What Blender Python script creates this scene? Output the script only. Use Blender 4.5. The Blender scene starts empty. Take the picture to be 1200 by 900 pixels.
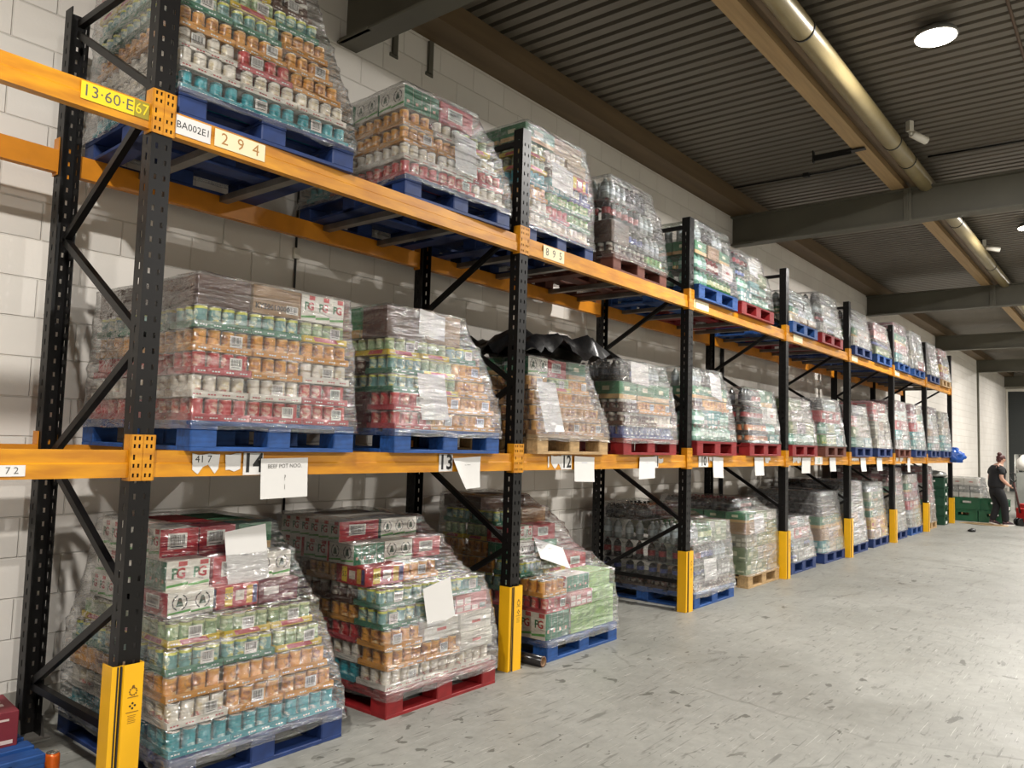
import bpy, bmesh, math, random
from mathutils import Vector, Matrix, noise
random.seed(7)
SC = bpy.context.scene
COL = SC.collection
PI = math.pi

# ------------------------------------------------------------------ helpers
def lin(c):
    c /= 255.0
    return c / 12.92 if c <= 0.04045 else ((c + 0.055) / 1.055) ** 2.4
def rgb(h):
    if isinstance(h, str):
        h = h.lstrip('#'); h = tuple(int(h[i:i + 2], 16) for i in (0, 2, 4))
    return (lin(h[0]), lin(h[1]), lin(h[2]), 1.0)

MATS = {}
def nodes_of(name):
    m = bpy.data.materials.new(name); m.use_nodes = True
    nt = m.node_tree
    return m, nt, nt.nodes['Principled BSDF']
def mat(name, col, rough=0.5, metal=0.0, var=0.0, scale=6.0, bump=0.0, stretch=(1, 1, 1), spec=0.5, emit=None, es=0.0, coat=0.0, col2=None, obj=True):
    if name in MATS: return MATS[name]
    m, nt, b = nodes_of(name)
    c = rgb(col)
    b.inputs['Base Color'].default_value = c
    b.inputs['Roughness'].default_value = rough
    b.inputs['Metallic'].default_value = metal
    b.inputs['Specular IOR Level'].default_value = spec
    if coat: b.inputs['Coat Weight'].default_value = coat
    if emit:
        b.inputs['Emission Color'].default_value = rgb(emit); b.inputs['Emission Strength'].default_value = es
    if var or bump or col2:
        tc = nt.nodes.new('ShaderNodeTexCoord'); mp = nt.nodes.new('ShaderNodeMapping')
        mp.inputs['Scale'].default_value = stretch
        nt.links.new(tc.outputs['Object'], mp.inputs[0])
        nz = nt.nodes.new('ShaderNodeTexNoise'); nz.inputs['Scale'].default_value = scale; nz.inputs['Detail'].default_value = 5
        nt.links.new(mp.outputs[0], nz.inputs['Vector'])
        if var or col2:
            rp = nt.nodes.new('ShaderNodeValToRGB')
            rp.color_ramp.elements[0].position = .35; rp.color_ramp.elements[1].position = .68
            if col2: d = rgb(col2)
            else: d = tuple(max(0, x * (1 - var)) for x in c[:3]) + (1,)
            rp.color_ramp.elements[0].color = d; rp.color_ramp.elements[1].color = c
            nt.links.new(nz.outputs['Fac'], rp.inputs[0]); nt.links.new(rp.outputs[0], b.inputs['Base Color'])
        if bump:
            bp = nt.nodes.new('ShaderNodeBump'); bp.inputs['Strength'].default_value = bump; bp.inputs['Distance'].default_value = .01
            nt.links.new(nz.outputs['Fac'], bp.inputs['Height']); nt.links.new(bp.outputs[0], b.inputs['Normal'])
    MATS[name] = m
    return m

def can_mat(name, base, emblem, dark, band=None, vlo=.0, vhi=.0, bandcol=None):
    """paper label of a can: base colour, an oval emblem twice round, a darker strip; UV runs round (u) and up (v)"""
    if name in MATS: return MATS[name]
    m, nt, b = nodes_of(name)
    N = nt.nodes.new; L = nt.links.new
    uv = N('ShaderNodeUVMap'); sp = N('ShaderNodeSeparateXYZ'); L(uv.outputs[0], sp.inputs[0])
    def math_(op, a, bb=None):
        n = N('ShaderNodeMath'); n.operation = op
        for i, v in enumerate((a, bb)):
            if v is None: continue
            if isinstance(v, (int, float)): n.inputs[i].default_value = v
            else: L(v, n.inputs[i])
        return n.outputs[0]
    u2 = math_('FRACT', math_('MULTIPLY', sp.outputs[0], 2.0))
    du = math_('MULTIPLY', math_('SUBTRACT', u2, .5), 3.4)
    dv = math_('MULTIPLY', math_('SUBTRACT', sp.outputs[1], .6), 3.6)
    r = math_('ADD', math_('MULTIPLY', du, du), math_('MULTIPLY', dv, dv))
    inside = math_('LESS_THAN', r, 1.0)
    dv2 = math_('MULTIPLY', math_('SUBTRACT', sp.outputs[1], .22), 6.5)
    r2 = math_('ADD', math_('MULTIPLY', du, du), math_('MULTIPLY', dv2, dv2))
    inside2 = math_('LESS_THAN', r2, .8)
    def mix(f, a, c):
        n = N('ShaderNodeMixRGB'); L(f, n.inputs[0])
        for i, v in ((1, a), (2, c)):
            if isinstance(v, tuple): n.inputs[i].default_value = v
            else: L(v, n.inputs[i])
        return n.outputs[0]
    tc = N('ShaderNodeTexCoord'); nz = N('ShaderNodeTexNoise'); nz.inputs['Scale'].default_value = 46; nz.inputs['Detail'].default_value = 3; L(tc.outputs['Object'], nz.inputs['Vector'])
    nf = N('ShaderNodeMapRange'); nf.inputs[1].default_value = .38; nf.inputs[2].default_value = .6; L(nz.outputs['Fac'], nf.inputs[0])
    c = mix(math_('MULTIPLY', inside, math_('MULTIPLY', nf.outputs[0], .8)), rgb(base), rgb(emblem))
    c = mix(math_('MULTIPLY', inside2, math_('MULTIPLY', nf.outputs[0], .75)), c, rgb(dark))
    if bandcol:
        bnd = math_('MULTIPLY', math_('GREATER_THAN', sp.outputs[1], vlo), math_('LESS_THAN', sp.outputs[1], vhi))
        c = mix(bnd, c, rgb(bandcol))
    L(c, b.inputs['Base Color'])
    b.inputs['Roughness'].default_value = .3
    MATS[name] = m
    return m

class MB:
    """collects shapes into one mesh"""
    def __init__(s): s.v = []; s.f = []; s.m = []; s.sm = []; s.mats = []; s.uv = []
    def mi(s, m):
        if m not in s.mats: s.mats.append(m)
        return s.mats.index(m)
    def face(s, pts, m, smooth=False, uv=None):
        i = len(s.v); s.v += [tuple(p) for p in pts]; s.f.append(tuple(range(i, i + len(pts)))); s.m.append(s.mi(m)); s.sm.append(smooth)
        s.uv.append(uv or [(0, 0)] * len(pts))
    def box(s, a, b, m, M=None, skip=(), fm=None):
        x0, y0, z0 = a; x1, y1, z1 = b
        P = [(x0, y0, z0), (x1, y0, z0), (x1, y1, z0), (x0, y1, z0), (x0, y0, z1), (x1, y0, z1), (x1, y1, z1), (x0, y1, z1)]
        if M: P = [tuple(M @ Vector(p)) for p in P]
        i = len(s.v); s.v += P
        for k, q in (('-z', (0, 3, 2, 1)), ('+z', (4, 5, 6, 7)), ('-y', (0, 1, 5, 4)), ('+x', (1, 2, 6, 5)), ('+y', (2, 3, 7, 6)), ('-x', (3, 0, 4, 7))):
            if k in skip: continue
            s.f.append(tuple(i + j for j in q)); s.m.append(s.mi((fm or {}).get(k, m))); s.sm.append(False); s.uv.append([(0, 0), (1, 0), (1, 1), (0, 1)])
    def rbox(s, a, b, m, r=.01):
        """box with chamfered vertical edges and top edge"""
        x0, y0, z0 = a; x1, y1, z1 = b
        o = [(x0 + r, y0), (x1 - r, y0), (x1, y0 + r), (x1, y1 - r), (x1 - r, y1), (x0 + r, y1), (x0, y1 - r), (x0, y0 + r)]
        q = [(x0 + 2 * r, y0 + r), (x1 - 2 * r, y0 + r), (x1 - r, y0 + 2 * r), (x1 - r, y1 - 2 * r), (x1 - 2 * r, y1 - r), (x0 + 2 * r, y1 - r), (x0 + r, y1 - 2 * r), (x0 + r, y0 + 2 * r)]
        s.loft([[(x, y, z0) for x, y in o], [(x, y, z1 - r) for x, y in o], [(x, y, z1) for x, y in q]], m, cap=True)
    def loft(s, rings, m, smooth=False, cap=False, close=True, uv=False, mf=None):
        n = len(rings[0]); i = len(s.v)
        for r in rings: s.v += [tuple(p) for p in r]
        for a in range(len(rings) - 1):
            for j in range(n if close else n - 1):
                k = (j + 1) % n
                s.f.append((i + a * n + j, i + a * n + k, i + (a + 1) * n + k, i + (a + 1) * n + j))
                s.m.append(s.mi(mf[a] if mf else m)); s.sm.append(smooth)
                s.uv.append([(j / n, a / (len(rings) - 1)), ((j + 1) / n, a / (len(rings) - 1)), ((j + 1) / n, (a + 1) / (len(rings) - 1)), (j / n, (a + 1) / (len(rings) - 1))] if uv else [(0, 0)] * 4)
        if cap:
            s.f.append(tuple(i + j for j in reversed(range(n)))); s.m.append(s.mi(mf[0] if mf else m)); s.sm.append(False); s.uv.append([(0, 0)] * n)
            e = i + (len(rings) - 1) * n
            s.f.append(tuple(e + j for j in range(n))); s.m.append(s.mi(mf[-1] if mf else m)); s.sm.append(False); s.uv.append([(0, 0)] * n)
    def lathe(s, prof, ms, c=(0, 0, 0), n=14, ph=0.0, cap=True, M=None):
        """prof: (r, z) list; ms: a material per band or one"""
        if not isinstance(ms, (list, tuple)): ms = [ms] * (len(prof) - 1)
        zs = [p[1] for p in prof]
        i = len(s.v)
        for r, z in prof:
            for j in range(n):
                a = ph + 2 * PI * j / n
                p = Vector((c[0] + r * math.cos(a), c[1] + r * math.sin(a), c[2] + z))
                s.v.append(tuple(M @ p) if M else tuple(p))
        for a in range(len(prof) - 1):
            for j in range(n):
                k = (j + 1) % n
                s.f.append((i + a * n + j, i + a * n + k, i + (a + 1) * n + k, i + (a + 1) * n + j)); s.m.append(s.mi(ms[a])); s.sm.append(True)
                s.uv.append([(j / n, 0), ((j + 1) / n, 0), ((j + 1) / n, 1), (j / n, 1)])
        if cap:
            s.f.append(tuple(i + j for j in reversed(range(n)))); s.m.append(s.mi(ms[0])); s.sm.append(False); s.uv.append([(0, 0)] * n)
            e = i + (len(prof) - 1) * n
            s.f.append(tuple(e + j for j in range(n))); s.m.append(s.mi(ms[-1])); s.sm.append(False); s.uv.append([(0, 0)] * n)
    def tube(s, pts, r, m, n=8, cap=True):
        pts = [Vector(p) for p in pts]; rings = []
        for k, p in enumerate(pts):
            t = (pts[min(k + 1, len(pts) - 1)] - pts[max(k - 1, 0)]).normalized()
            a = t.orthogonal().normalized() if abs(t.z) > .95 else t.cross(Vector((0, 0, 1))).normalized()
            b = t.cross(a)
            rr = r[k] if isinstance(r, (list, tuple)) else r
            rings.append([p + a * rr * math.cos(2 * PI * j / n) + b * rr * math.sin(2 * PI * j / n) for j in range(n)])
        s.loft(rings, m, smooth=True, cap=cap)
    def bar(s, p, q, w, h, m, up=(0, 0, 1)):
        """rectangular bar from p to q"""
        p = Vector(p); q = Vector(q); t = (q - p).normalized(); a = t.cross(Vector(up)).normalized(); b = a.cross(t)
        o = [a * w / 2 + b * h / 2, -a * w / 2 + b * h / 2, -a * w / 2 - b * h / 2, a * w / 2 - b * h / 2]
        s.loft([[p + d for d in o], [q + d for d in o]], m, cap=True)
    def mesh(s, me, M, m=None):
        """append a mesh datablock, transformed"""
        i = len(s.v); s.v += [tuple(M @ v.co) for v in me.vertices]
        for p in me.polygons:
            s.f.append(tuple(i + k for k in p.vertices)); s.m.append(s.mi(m or me.materials[p.material_index])); s.sm.append(p.use_smooth)
            s.uv.append([tuple(me.uv_layers[0].data[l].uv) for l in p.loop_indices] if me.uv_layers else [(0, 0)] * len(p.vertices))
    def data(s, name='mesh'):
        me = bpy.data.meshes.new(name); me.from_pydata(s.v, [], s.f)
        for m in s.mats: me.materials.append(m)
        me.polygons.foreach_set('material_index', s.m); me.polygons.foreach_set('use_smooth', s.sm)
        ul = me.uv_layers.new(name='UVMap'); flat = [c for q in s.uv for p in q for c in p]
        ul.data.foreach_set('uv', flat)
        me.update(); return me
    def build(s, name, parent=None, loc=None): return mesh_obj(name, s.data(name), parent, loc)

def mesh_obj(name, me, parent=None, loc=None):
    o = bpy.data.objects.new(name, me); COL.objects.link(o)
    if parent: o.parent = parent
    if loc is not None: o.location = loc
    return o
def tag(o, label=None, cat=None, group=None, kind=None):
    if label: o['label'] = label
    if cat: o['category'] = cat
    if group: o['group'] = group
    if kind: o['kind'] = kind
    return o
def thing(name, label, cat, loc=(0, 0, 0), rz=0.0, group=None):
    o = bpy.data.objects.new(name, None); COL.objects.link(o); o.empty_display_size = .1
    o.location = loc; o.rotation_euler = (0, 0, rz)
    return tag(o, label, cat, group)
def struct(o): o['kind'] = 'structure'; return o
def dup(root, kids):
    r = root.copy(); COL.objects.link(r)
    for k, sub in kids:
        c = k.copy(); COL.objects.link(c); c.parent = r
        for g in sub:
            d = g.copy(); COL.objects.link(d); d.parent = c
    return r
TXT = {}
def text_me(s, size=1.0, bold=0.0):
    k = (s, size, bold)
    if k not in TXT:
        cu = bpy.data.curves.new('lettering', 'FONT'); cu.body = s; cu.size = size; cu.align_x = 'CENTER'; cu.align_y = 'CENTER'; cu.offset = bold; cu.resolution_u = 2
        o = bpy.data.objects.new('lettering', cu); COL.objects.link(o)
        dg = bpy.context.evaluated_depsgraph_get(); me = bpy.data.meshes.new_from_object(o.evaluated_get(dg))
        bpy.data.objects.remove(o); bpy.data.curves.remove(cu); TXT[k] = me
    return TXT[k]
def frame_m(o, xdir, ydir):
    x = Vector(xdir).normalized(); y = Vector(ydir).normalized(); z = x.cross(y)
    M = Matrix((x, y, z)).transposed().to_4x4(); M.translation = Vector(o); return M
FRONT = lambda o: frame_m(o, (1, 0, 0), (0, 0, 1))          # lies on a face that looks towards -y
SIDE = lambda o: frame_m(o, (0, -1, 0), (0, 0, 1))          # lies on a face that looks towards -x
NUM = ['zero', 'one', 'two', 'three', 'four', 'five', 'six', 'seven', 'eight']
ORD = ['bottom', 'second', 'third', 'fourth', 'fifth', 'sixth', 'seventh', 'eighth', 'ninth', 'tenth']

# ------------------------------------------------------------------ view
cam = bpy.data.cameras.new('camera'); co = bpy.data.objects.new('camera', cam); COL.objects.link(co)
cam.sensor_width = 36; cam.lens = 918.08 * 36 / 1200; cam.clip_end = 200
yaw, pit, rol = math.radians(51.0438), math.radians(4.1431), math.radians(1.6730)
f = Vector((math.sin(yaw) * math.cos(pit), math.cos(yaw) * math.cos(pit), math.sin(pit)))
r0 = Vector((math.cos(yaw), -math.sin(yaw), 0)); u0 = r0.cross(f)
r1 = r0 * math.cos(rol) + u0 * math.sin(rol); u1 = -r0 * math.sin(rol) + u0 * math.cos(rol)
M = Matrix((r1, u1, -f)).transposed().to_4x4(); M.translation = Vector((-1.7599, -3.6575, 1.6536)); co.matrix_world = M
SC.camera = co
vs = SC.view_settings; vs.view_transform = 'Standard'; vs.look = 'None'; vs.gamma = 1; vs.use_curve_mapping = False; vs.exposure = 0.0
SC.cycles.use_denoising = True; SC.cycles.denoising_prefilter = 'ACCURATE'; SC.cycles.use_adaptive_sampling = False; SC.cycles.max_bounces = 7; SC.cycles.transparent_max_bounces = 24; SC.cycles.diffuse_bounces = 4
SC.cycles.glossy_bounces = 3; SC.cycles.sample_clamp_indirect = 6; SC.cycles.caustics_reflective = False; SC.cycles.caustics_refractive = False
w = bpy.data.worlds.new('world'); SC.world = w; w.use_nodes = True
w.node_tree.nodes['Background'].inputs[0].default_value = (1, .95, .88, 1); w.node_tree.nodes['Background'].inputs[1].default_value = .12

# ------------------------------------------------------------------ dimensions
W = 2.8; RY = 0.98; ZL, ZU = 1.56, 3.195; WALL = 1.33; XEND = 41.0
CEIL = 5.5

# ------------------------------------------------------------------ setting
def block_wall_mat():
    m, nt, b = nodes_of('painted_blockwork'); N = nt.nodes.new; L = nt.links.new
    tc = N('ShaderNodeTexCoord'); mp = N('ShaderNodeMapping'); mp.inputs['Rotation'].default_value = (PI / 2, 0, 0)
    L(tc.outputs['Object'], mp.inputs[0])
    br = N('ShaderNodeTexBrick'); br.inputs['Scale'].default_value = 1.0; br.inputs['Brick Width'].default_value = .46; br.inputs['Row Height'].default_value = .228
    br.inputs['Mortar Size'].default_value = .006; br.inputs['Mortar Smooth'].default_value = .6
    br.inputs['Color1'].default_value = rgb('#ede8e0'); br.inputs['Color2'].default_value = rgb('#e9e3da'); br.inputs['Mortar'].default_value = rgb('#dcd6cc')
    L(mp.outputs[0], br.inputs['Vector']); 
    nz = N('ShaderNodeTexNoise'); nz.inputs['Scale'].default_value = 1.4; nz.inputs['Detail'].default_value = 6; L(tc.outputs['Object'], nz.inputs['Vector'])
    mx = N('ShaderNodeMixRGB'); mx.blend_type = 'MULTIPLY'; mx.inputs[0].default_value = .2; L(br.outputs['Color'], mx.inputs[1]); L(nz.outputs['Fac'], mx.inputs[2])
    L(mx.outputs[0], b.inputs['Base Color'])
    n2 = N('ShaderNodeTexNoise'); n2.inputs['Scale'].default_value = 60; L(tc.outputs['Object'], n2.inputs['Vector'])
    ad = N('ShaderNodeMath'); ad.operation = 'MULTIPLY_ADD'; L(n2.outputs['Fac'], ad.inputs[0]); ad.inputs[1].default_value = -.12; L(br.outputs['Fac'], ad.inputs[2])
    bp = N('ShaderNodeBump'); bp.invert = True; bp.inputs['Strength'].default_value = .8; bp.inputs['Distance'].default_value = .008; L(ad.outputs[0], bp.inputs['Height']); L(bp.outputs[0], b.inputs['Normal'])
    b.inputs['Roughness'].default_value = .55
    return m
def floor_mat():
    m, nt, b = nodes_of('worn_painted_concrete'); N = nt.nodes.new; L = nt.links.new
    tc = N('ShaderNodeTexCoord')
    def noise_(scale, detail=6, rot=0, st=(1, 1, 1), rough=.6, dist=0):
        mp = N('ShaderNodeMapping'); mp.inputs['Scale'].default_value = st; mp.inputs['Rotation'].default_value = (0, 0, rot); L(tc.outputs['Object'], mp.inputs[0])
        n = N('ShaderNodeTexNoise'); n.inputs['Scale'].default_value = scale; n.inputs['Detail'].default_value = detail; n.inputs['Roughness'].default_value = rough; n.inputs['Distortion'].default_value = dist
        L(mp.outputs[0], n.inputs['Vector']); return n.outputs['Fac']
    def ramp(x, a, b_, ca=(0, 0, 0, 1), cb=(1, 1, 1, 1)):
        r = N('ShaderNodeValToRGB'); r.color_ramp.elements[0].position = a; r.color_ramp.elements[1].position = b_; r.color_ramp.elements[0].color = ca; r.color_ramp.elements[1].color = cb
        L(x, r.inputs[0]); return r.outputs[0]
    def mix(f_, a, c, mode='MIX', fac=None):
        n = N('ShaderNodeMixRGB'); n.blend_type = mode
        if f_ is None: n.inputs[0].default_value = fac
        else: L(f_, n.inputs[0])
        for i, v in ((1, a), (2, c)):
            if isinstance(v, tuple): n.inputs[i].default_value = v
            else: L(v, n.inputs[i])
        return n.outputs[0]
    def mul(a, c):
        n = N('ShaderNodeMath'); n.operation = 'MULTIPLY'
        for i, v in ((0, a), (1, c)):
            if isinstance(v, float): n.inputs[i].default_value = v
            else: L(v, n.inputs[i])
        return n.outputs[0]
    base = ramp(noise_(.55, 8), .3, .7, rgb('#72726b'), rgb('#989790'))
    fine = ramp(noise_(9, 8, rough=.75), .3, .72, rgb('#7a7a74'), rgb('#a1a099'))
    c = mix(None, base, fine, fac=.5)
    # scuffs dragged along two directions
    for rot, st, sc_, lo, hi, f_ in ((.95, (1, 9, 1), 2.2, .61, .66, .5), (-.35, (1, 12, 1), 2.6, .63, .68, .45), (1.4, (1, 22, 1), 3.2, .64, .67, .55), (.4, (1, 30, 1), 2.0, .655, .68, .5)):
        c = mix(mul(ramp(noise_(sc_, 4, rot, st), lo, hi), f_), c, rgb('#4c4a44'))
    # flaked paint, dark and bare
    fl = mul(ramp(noise_(5.5, 3, .5, (1, 1.5, 1), .5, .6), .655, .665), ramp(noise_(.9, 2), .48, .56))
    c = mix(mul(fl, .85), c, rgb('#55544d'))
    fl = mul(ramp(noise_(4.2, 4, -.9, (1, 1.5, 1), .6, .9), .66, .672), ramp(noise_(.7, 2), .5, .58))
    c = mix(mul(fl, .8), c, rgb('#4f4e48'))
    c = mix(mul(ramp(noise_(3.1, 3, -.75, (1, 40, 1)), .66, .675), .6), c, rgb('#c9c7c0'))
    c = mix(mul(ramp(noise_(.35, 5, .2, (1, 1, 1), .65, .4), .52, .7), .35), c, rgb('#6d6b64'))
    sp = mul(ramp(noise_(13, 2, .8, (1, 1.8, 1), .5), .71, .72), ramp(noise_(1.3, 2), .42, .5))
    c = mix(mul(sp, .85), c, rgb('#4c4b45'))
    # hairline cracks
    mp = N('ShaderNodeMapping'); mp.inputs['Scale'].default_value = (.42, .42, .42); mp.inputs['Location'].default_value = (.37, .12, 0); L(tc.outputs['Object'], mp.inputs[0])
    ds = N('ShaderNodeTexNoise'); ds.inputs['Scale'].default_value = 1.6; ds.inputs['Detail'].default_value = 6; L(tc.outputs['Object'], ds.inputs['Vector'])
    va = N('ShaderNodeMixRGB'); va.inputs[0].default_value = .12; L(mp.outputs[0], va.inputs[1]); L(ds.outputs['Color'], va.inputs[2])
    vo = N('ShaderNodeTexVoronoi'); vo.feature = 'DISTANCE_TO_EDGE'; vo.inputs['Scale'].default_value = 1.0; L(va.outputs[0], vo.inputs['Vector'])
    cr = ramp(vo.outputs['Distance'], .002, .006, (1, 1, 1, 1), (0, 0, 0, 1))
    c = mix(mul(mul(cr, ramp(noise_(1.1, 3), .42, .6)), .55), c, rgb('#5b5952'))
    L(c, b.inputs['Base Color'])
    L(ramp(noise_(1.2, 5), .3, .7, (.36, .36, .36, 1), (.6, .6, .6, 1)), b.inputs['Roughness'])
    bp = N('ShaderNodeBump'); bp.inputs['Strength'].default_value = .12; bp.inputs['Distance'].default_value = .01; L(noise_(4, 6), bp.inputs['Height']); L(bp.outputs[0], b.inputs['Normal'])
    b.inputs['Specular IOR Level'].default_value = .35
    return m
M_WALL = block_wall_mat(); M_FLOOR = floor_mat()
M_PLAIN = mat('plain_painted_wall', '#d8d2c6', .6, var=.12, scale=1.5)
M_PLINTH = mat('grey_plinth_paint', '#a09c92', .5, var=.15, scale=4)
M_DECK = mat('galvanised_deck', '#736c61', .45, .35, var=.2, scale=.8)
M_STEEL = mat('drab_painted_steel', '#5f5c50', .55, var=.15, scale=2)
M_PURLIN = mat('brown_purlin', '#6a563c', .6, var=.3, scale=3, stretch=(.3, 3, 3))
M_TIMBER = mat('bare_timber', '#ab8d63', .65, var=.22, scale=5, stretch=(.25, 6, 6))
M_PIPE = mat('buff_pipe', '#94855f', .38, .15, var=.18, scale=3)
M_BLACK = mat('black_plastic', '#121212', .45)
M_DARKDOOR = mat('dark_door', '#2b2f2e', .5)

def wall(name, a, b, m):
    q = MB(); q.box(a, b, m); return struct(q.build(name))
wall('floor', (-9, -16, -.12), (XEND + .3, WALL + .2, 0), M_FLOOR)
wall('wall_left', (-9, WALL, 0), (XEND + .3, WALL + .2, CEIL), M_WALL)
wall('wall_end', (XEND, -16, 0), (XEND + .2, WALL, CEIL), M_PLAIN)
wall('wall_near', (-9.2, -16, 0), (-9, WALL, CEIL), M_PLAIN)
wall('wall_right', (-9, -16.2, 0), (XEND, -16, CEIL), M_PLAIN)
wall('baseboard_left', (-9, WALL - .012, 0), (XEND, WALL, .165), M_PLINTH)
q = MB()                                                       # ribbed steel deck
pts = []; x = -9.0; pit_ = .155
while x < XEND:
    pts += [(x, CEIL), (x + .095, CEIL), (x + .108, CEIL + .045), (x + .142, CEIL + .045)]; x += pit_
prev = None
for a, bq in zip(pts[:-1], pts[1:]):
    q.face([(a[0], -16, a[1]), (a[0], WALL + .1, a[1]), (bq[0], WALL + .1, bq[1]), (bq[0], -16, bq[1])], M_DECK)
q.box((-9, -16, CEIL + .06), (XEND, WALL + .2, CEIL + .1), M_DECK)
struct(q.build('ceiling'))
def ibeam(name, axis, a, b, c, z0, z1, fw, m, t=.02, hole=False):
    q = MB()
    for (l0, l1, h0, h1) in ((-fw / 2, fw / 2, z0, z0 + t), (-fw / 2, fw / 2, z1 - t, z1), (-.008, .008, z0 + t, z1 - t)):
        if axis == 'y': q.box((c + l0, a, h0), (c + l1, b, h1), m)
        else: q.box((a, c + l0, h0), (b, c + l1, h1), m)
    return struct(q.build(name))
BX = [2.05, 9.75, 17.45, 25.15, 32.85, 40.5]
n = 0
for bx in BX:
    n += 1; ibeam('trim_%d' % n, 'y', -16, WALL, bx + .09, 4.80, CEIL - .24, .2, M_STEEL)
    n += 1; q = MB(); q.box((bx - .01, -1.26, 4.82), (bx + .0, -1.16, 5.24), M_STEEL); q.box((bx - .03, -1.22, 4.82), (bx - .01, -1.205, 5.24), M_STEEL)
    q.box((bx - .012, .95, 4.8), (bx + .02, 1.3, 4.83), M_STEEL); struct(q.build('trim_%d' % n))
n += 1; q = MB(); q.box((-9, 1.0, CEIL - .23), (XEND, WALL, CEIL - .205), M_PURLIN); q.box((-9, 1.0, CEIL - .205), (XEND, 1.03, CEIL - .0), M_PURLIN); q.box((-9, WALL - .03, CEIL - .205), (XEND, WALL, CEIL), M_PURLIN); struct(q.build('trim_%d' % n))
n += 1; q = MB(); q.box((-9, -1.17, CEIL - .235), (XEND, -1.0, CEIL), M_TIMBER); struct(q.build('trim_%d' % n))
n += 1; q = MB()                                               # brown channel beside the timber
for y0, y1, z0, z1 in ((-1.27, -1.17, CEIL - .15, CEIL - .135), (-1.33, -1.27, CEIL - .235, CEIL - .22), (-1.275, -1.265, CEIL - .22, CEIL), (-1.335, -1.325, CEIL - .235, CEIL)):
    q.box((-9, y0, z0), (XEND, y1, z1), M_PURLIN)
struct(q.build('trim_%d' % n))
# steel stub plates at the top of the wall near the first beam
for xx in (2.62, 3.05):
    n += 1; q = MB(); q.box((xx, WALL - .03, 4.95), (xx + .05, WALL, 5.25), M_STEEL); q.box((xx - .02, WALL - .012, 4.93), (xx + .07, WALL, 4.96), M_STEEL); struct(q.build('trim_%d' % n))
n += 1; q = MB(); q.box((32.9, WALL - .06, .0), (33.02, WALL, 5.26), M_STEEL); struct(q.build('trim_%d' % n))
# doorway with a dark roller shutter in the end wall
q = MB(); z = 0.0
q.box((XEND - .03, -9, 0), (XEND, 1.24, .02), M_DARKDOOR)
while z < 4.6:
    q.box((XEND - .045, -9, z), (XEND, 1.24, z + .085), M_DARKDOOR); q.box((XEND - .03, -9, z + .085), (XEND, 1.24, z + .1), M_DARKDOOR); z += .1
struct(q.build('door_1'))
q = MB(); q.box((XEND - .1, 1.24, 0), (XEND, 1.32, 4.7), M_PLAIN); q.box((XEND - .1, -9, 4.6), (XEND, 1.24, 4.72), M_PLAIN); n += 1; struct(q.build('trim_%d' % n))

# ------------------------------------------------------------------ ceiling services
PH = 5.3
q = MB()
t = thing('ceiling_pipe', 'fat buff pipe slung under the roof beside the timber purlin', 'pipe', (0, -1.42, PH))
segs = [-9, 1.5, 5.2, 8.6, 9.7, 17.4, 25, 40.9]
q.tube([(a, 0, 0) for a in segs], .1, M_PIPE, 20); q.build('pipe', t)
for xx in [-2, 4.9, 8.0, 8.75, 12, 15.6, 19, 23, 28, 33]:
    q = MB(); q.tube([(xx - .012, 0, 0), (xx + .012, 0, 0)], .106, M_BLACK, 20); q.bar((xx, 0, .1), (xx, 0, CEIL - PH), .02, .004, M_BLACK, (1, 0, 0)); q.build('pipe_clip', t)
M_WHITEP = mat('off_white_plastic', '#d9d4c8', .4)
M_LENS = mat('lit_lens', '#ffffff', .4, emit='#fff4e2', es=26)
M_ALU = mat('grey_casting', '#8b8b88', .4, .6)
def lamp(x, y, lab, power):
    t = thing('ceiling_light', lab, 'light', (x, y, CEIL - .02), 0, 'round roof lamps')
    q = MB(); q.lathe([(.05, 0), (.11, -.02), (.17, -.06), (.185, -.1), (.175, -.105)], M_ALU, n=24); q.build('housing', t)
    q = MB(); q.lathe([(.0, -.128), (.1, -.125), (.165, -.112), (.168, -.104)], M_LENS, n=24, cap=False); q.build('lens', t)
    l = bpy.data.lights.new('lamp_glow', 'AREA'); l.shape = 'DISK'; l.size = .26; l.energy = power; l.color = (1, .962, .91)
    o = bpy.data.objects.new('lamp_glow', l); COL.objects.link(o); o.parent = t; o.location = (0, 0, -.14)
places = ['first round roof lamp, glaring beside the buff pipe', 'second round roof lamp, seen past the first steel beam', 'third round roof lamp, beyond the second steel beam', 'fourth round roof lamp, beyond the third steel beam', 'fifth round roof lamp, beyond the fourth steel beam']
P1 = 340; P2 = 760
for i, x in enumerate((5.85, 13.3, 21.0, 28.7, 36.4)): lamp(x, -2.28, places[i], P1)
lamp(-2.0, -2.28, 'round roof lamp above the near end of the rack', P1)
for i, x in enumerate((-2.6, 5.2, 12.9, 20.6, 28.3, 36.0)): lamp(x, -9.5, 'round roof lamp of the outer row, %s along' % ['nearest', 'second', 'third', 'fourth', 'fifth', 'sixth'][i], P2)
def cctv(x, y, z, rz, lab):
    t = thing('security_camera', lab, 'camera', (x, y, z), rz)
    q = MB(); q.box((-.03, -.03, -.02), (.03, .03, .1), M_WHITEP); q.build('bracket', t)
    q = MB(); q.tube([(0, 0, -.03), (.06, 0, -.045)], .02, M_WHITEP); q.tube([(.03, 0, -.04), (.25, 0, -.09)], .045, M_WHITEP, 12); q.build('body', t)
    q = MB(); q.tube([(.25, 0, -.09), (.255, 0, -.091)], .036, M_BLACK, 12); q.build('lens', t)
cctv(7.95, -1.62, CEIL - .12, -.55, 'white bullet camera beside the pipe, before the first wide beam')
cctv(14.2, -1.5, CEIL - .12, -1.2, 'white bullet camera beside the pipe, after the first wide beam')
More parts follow.
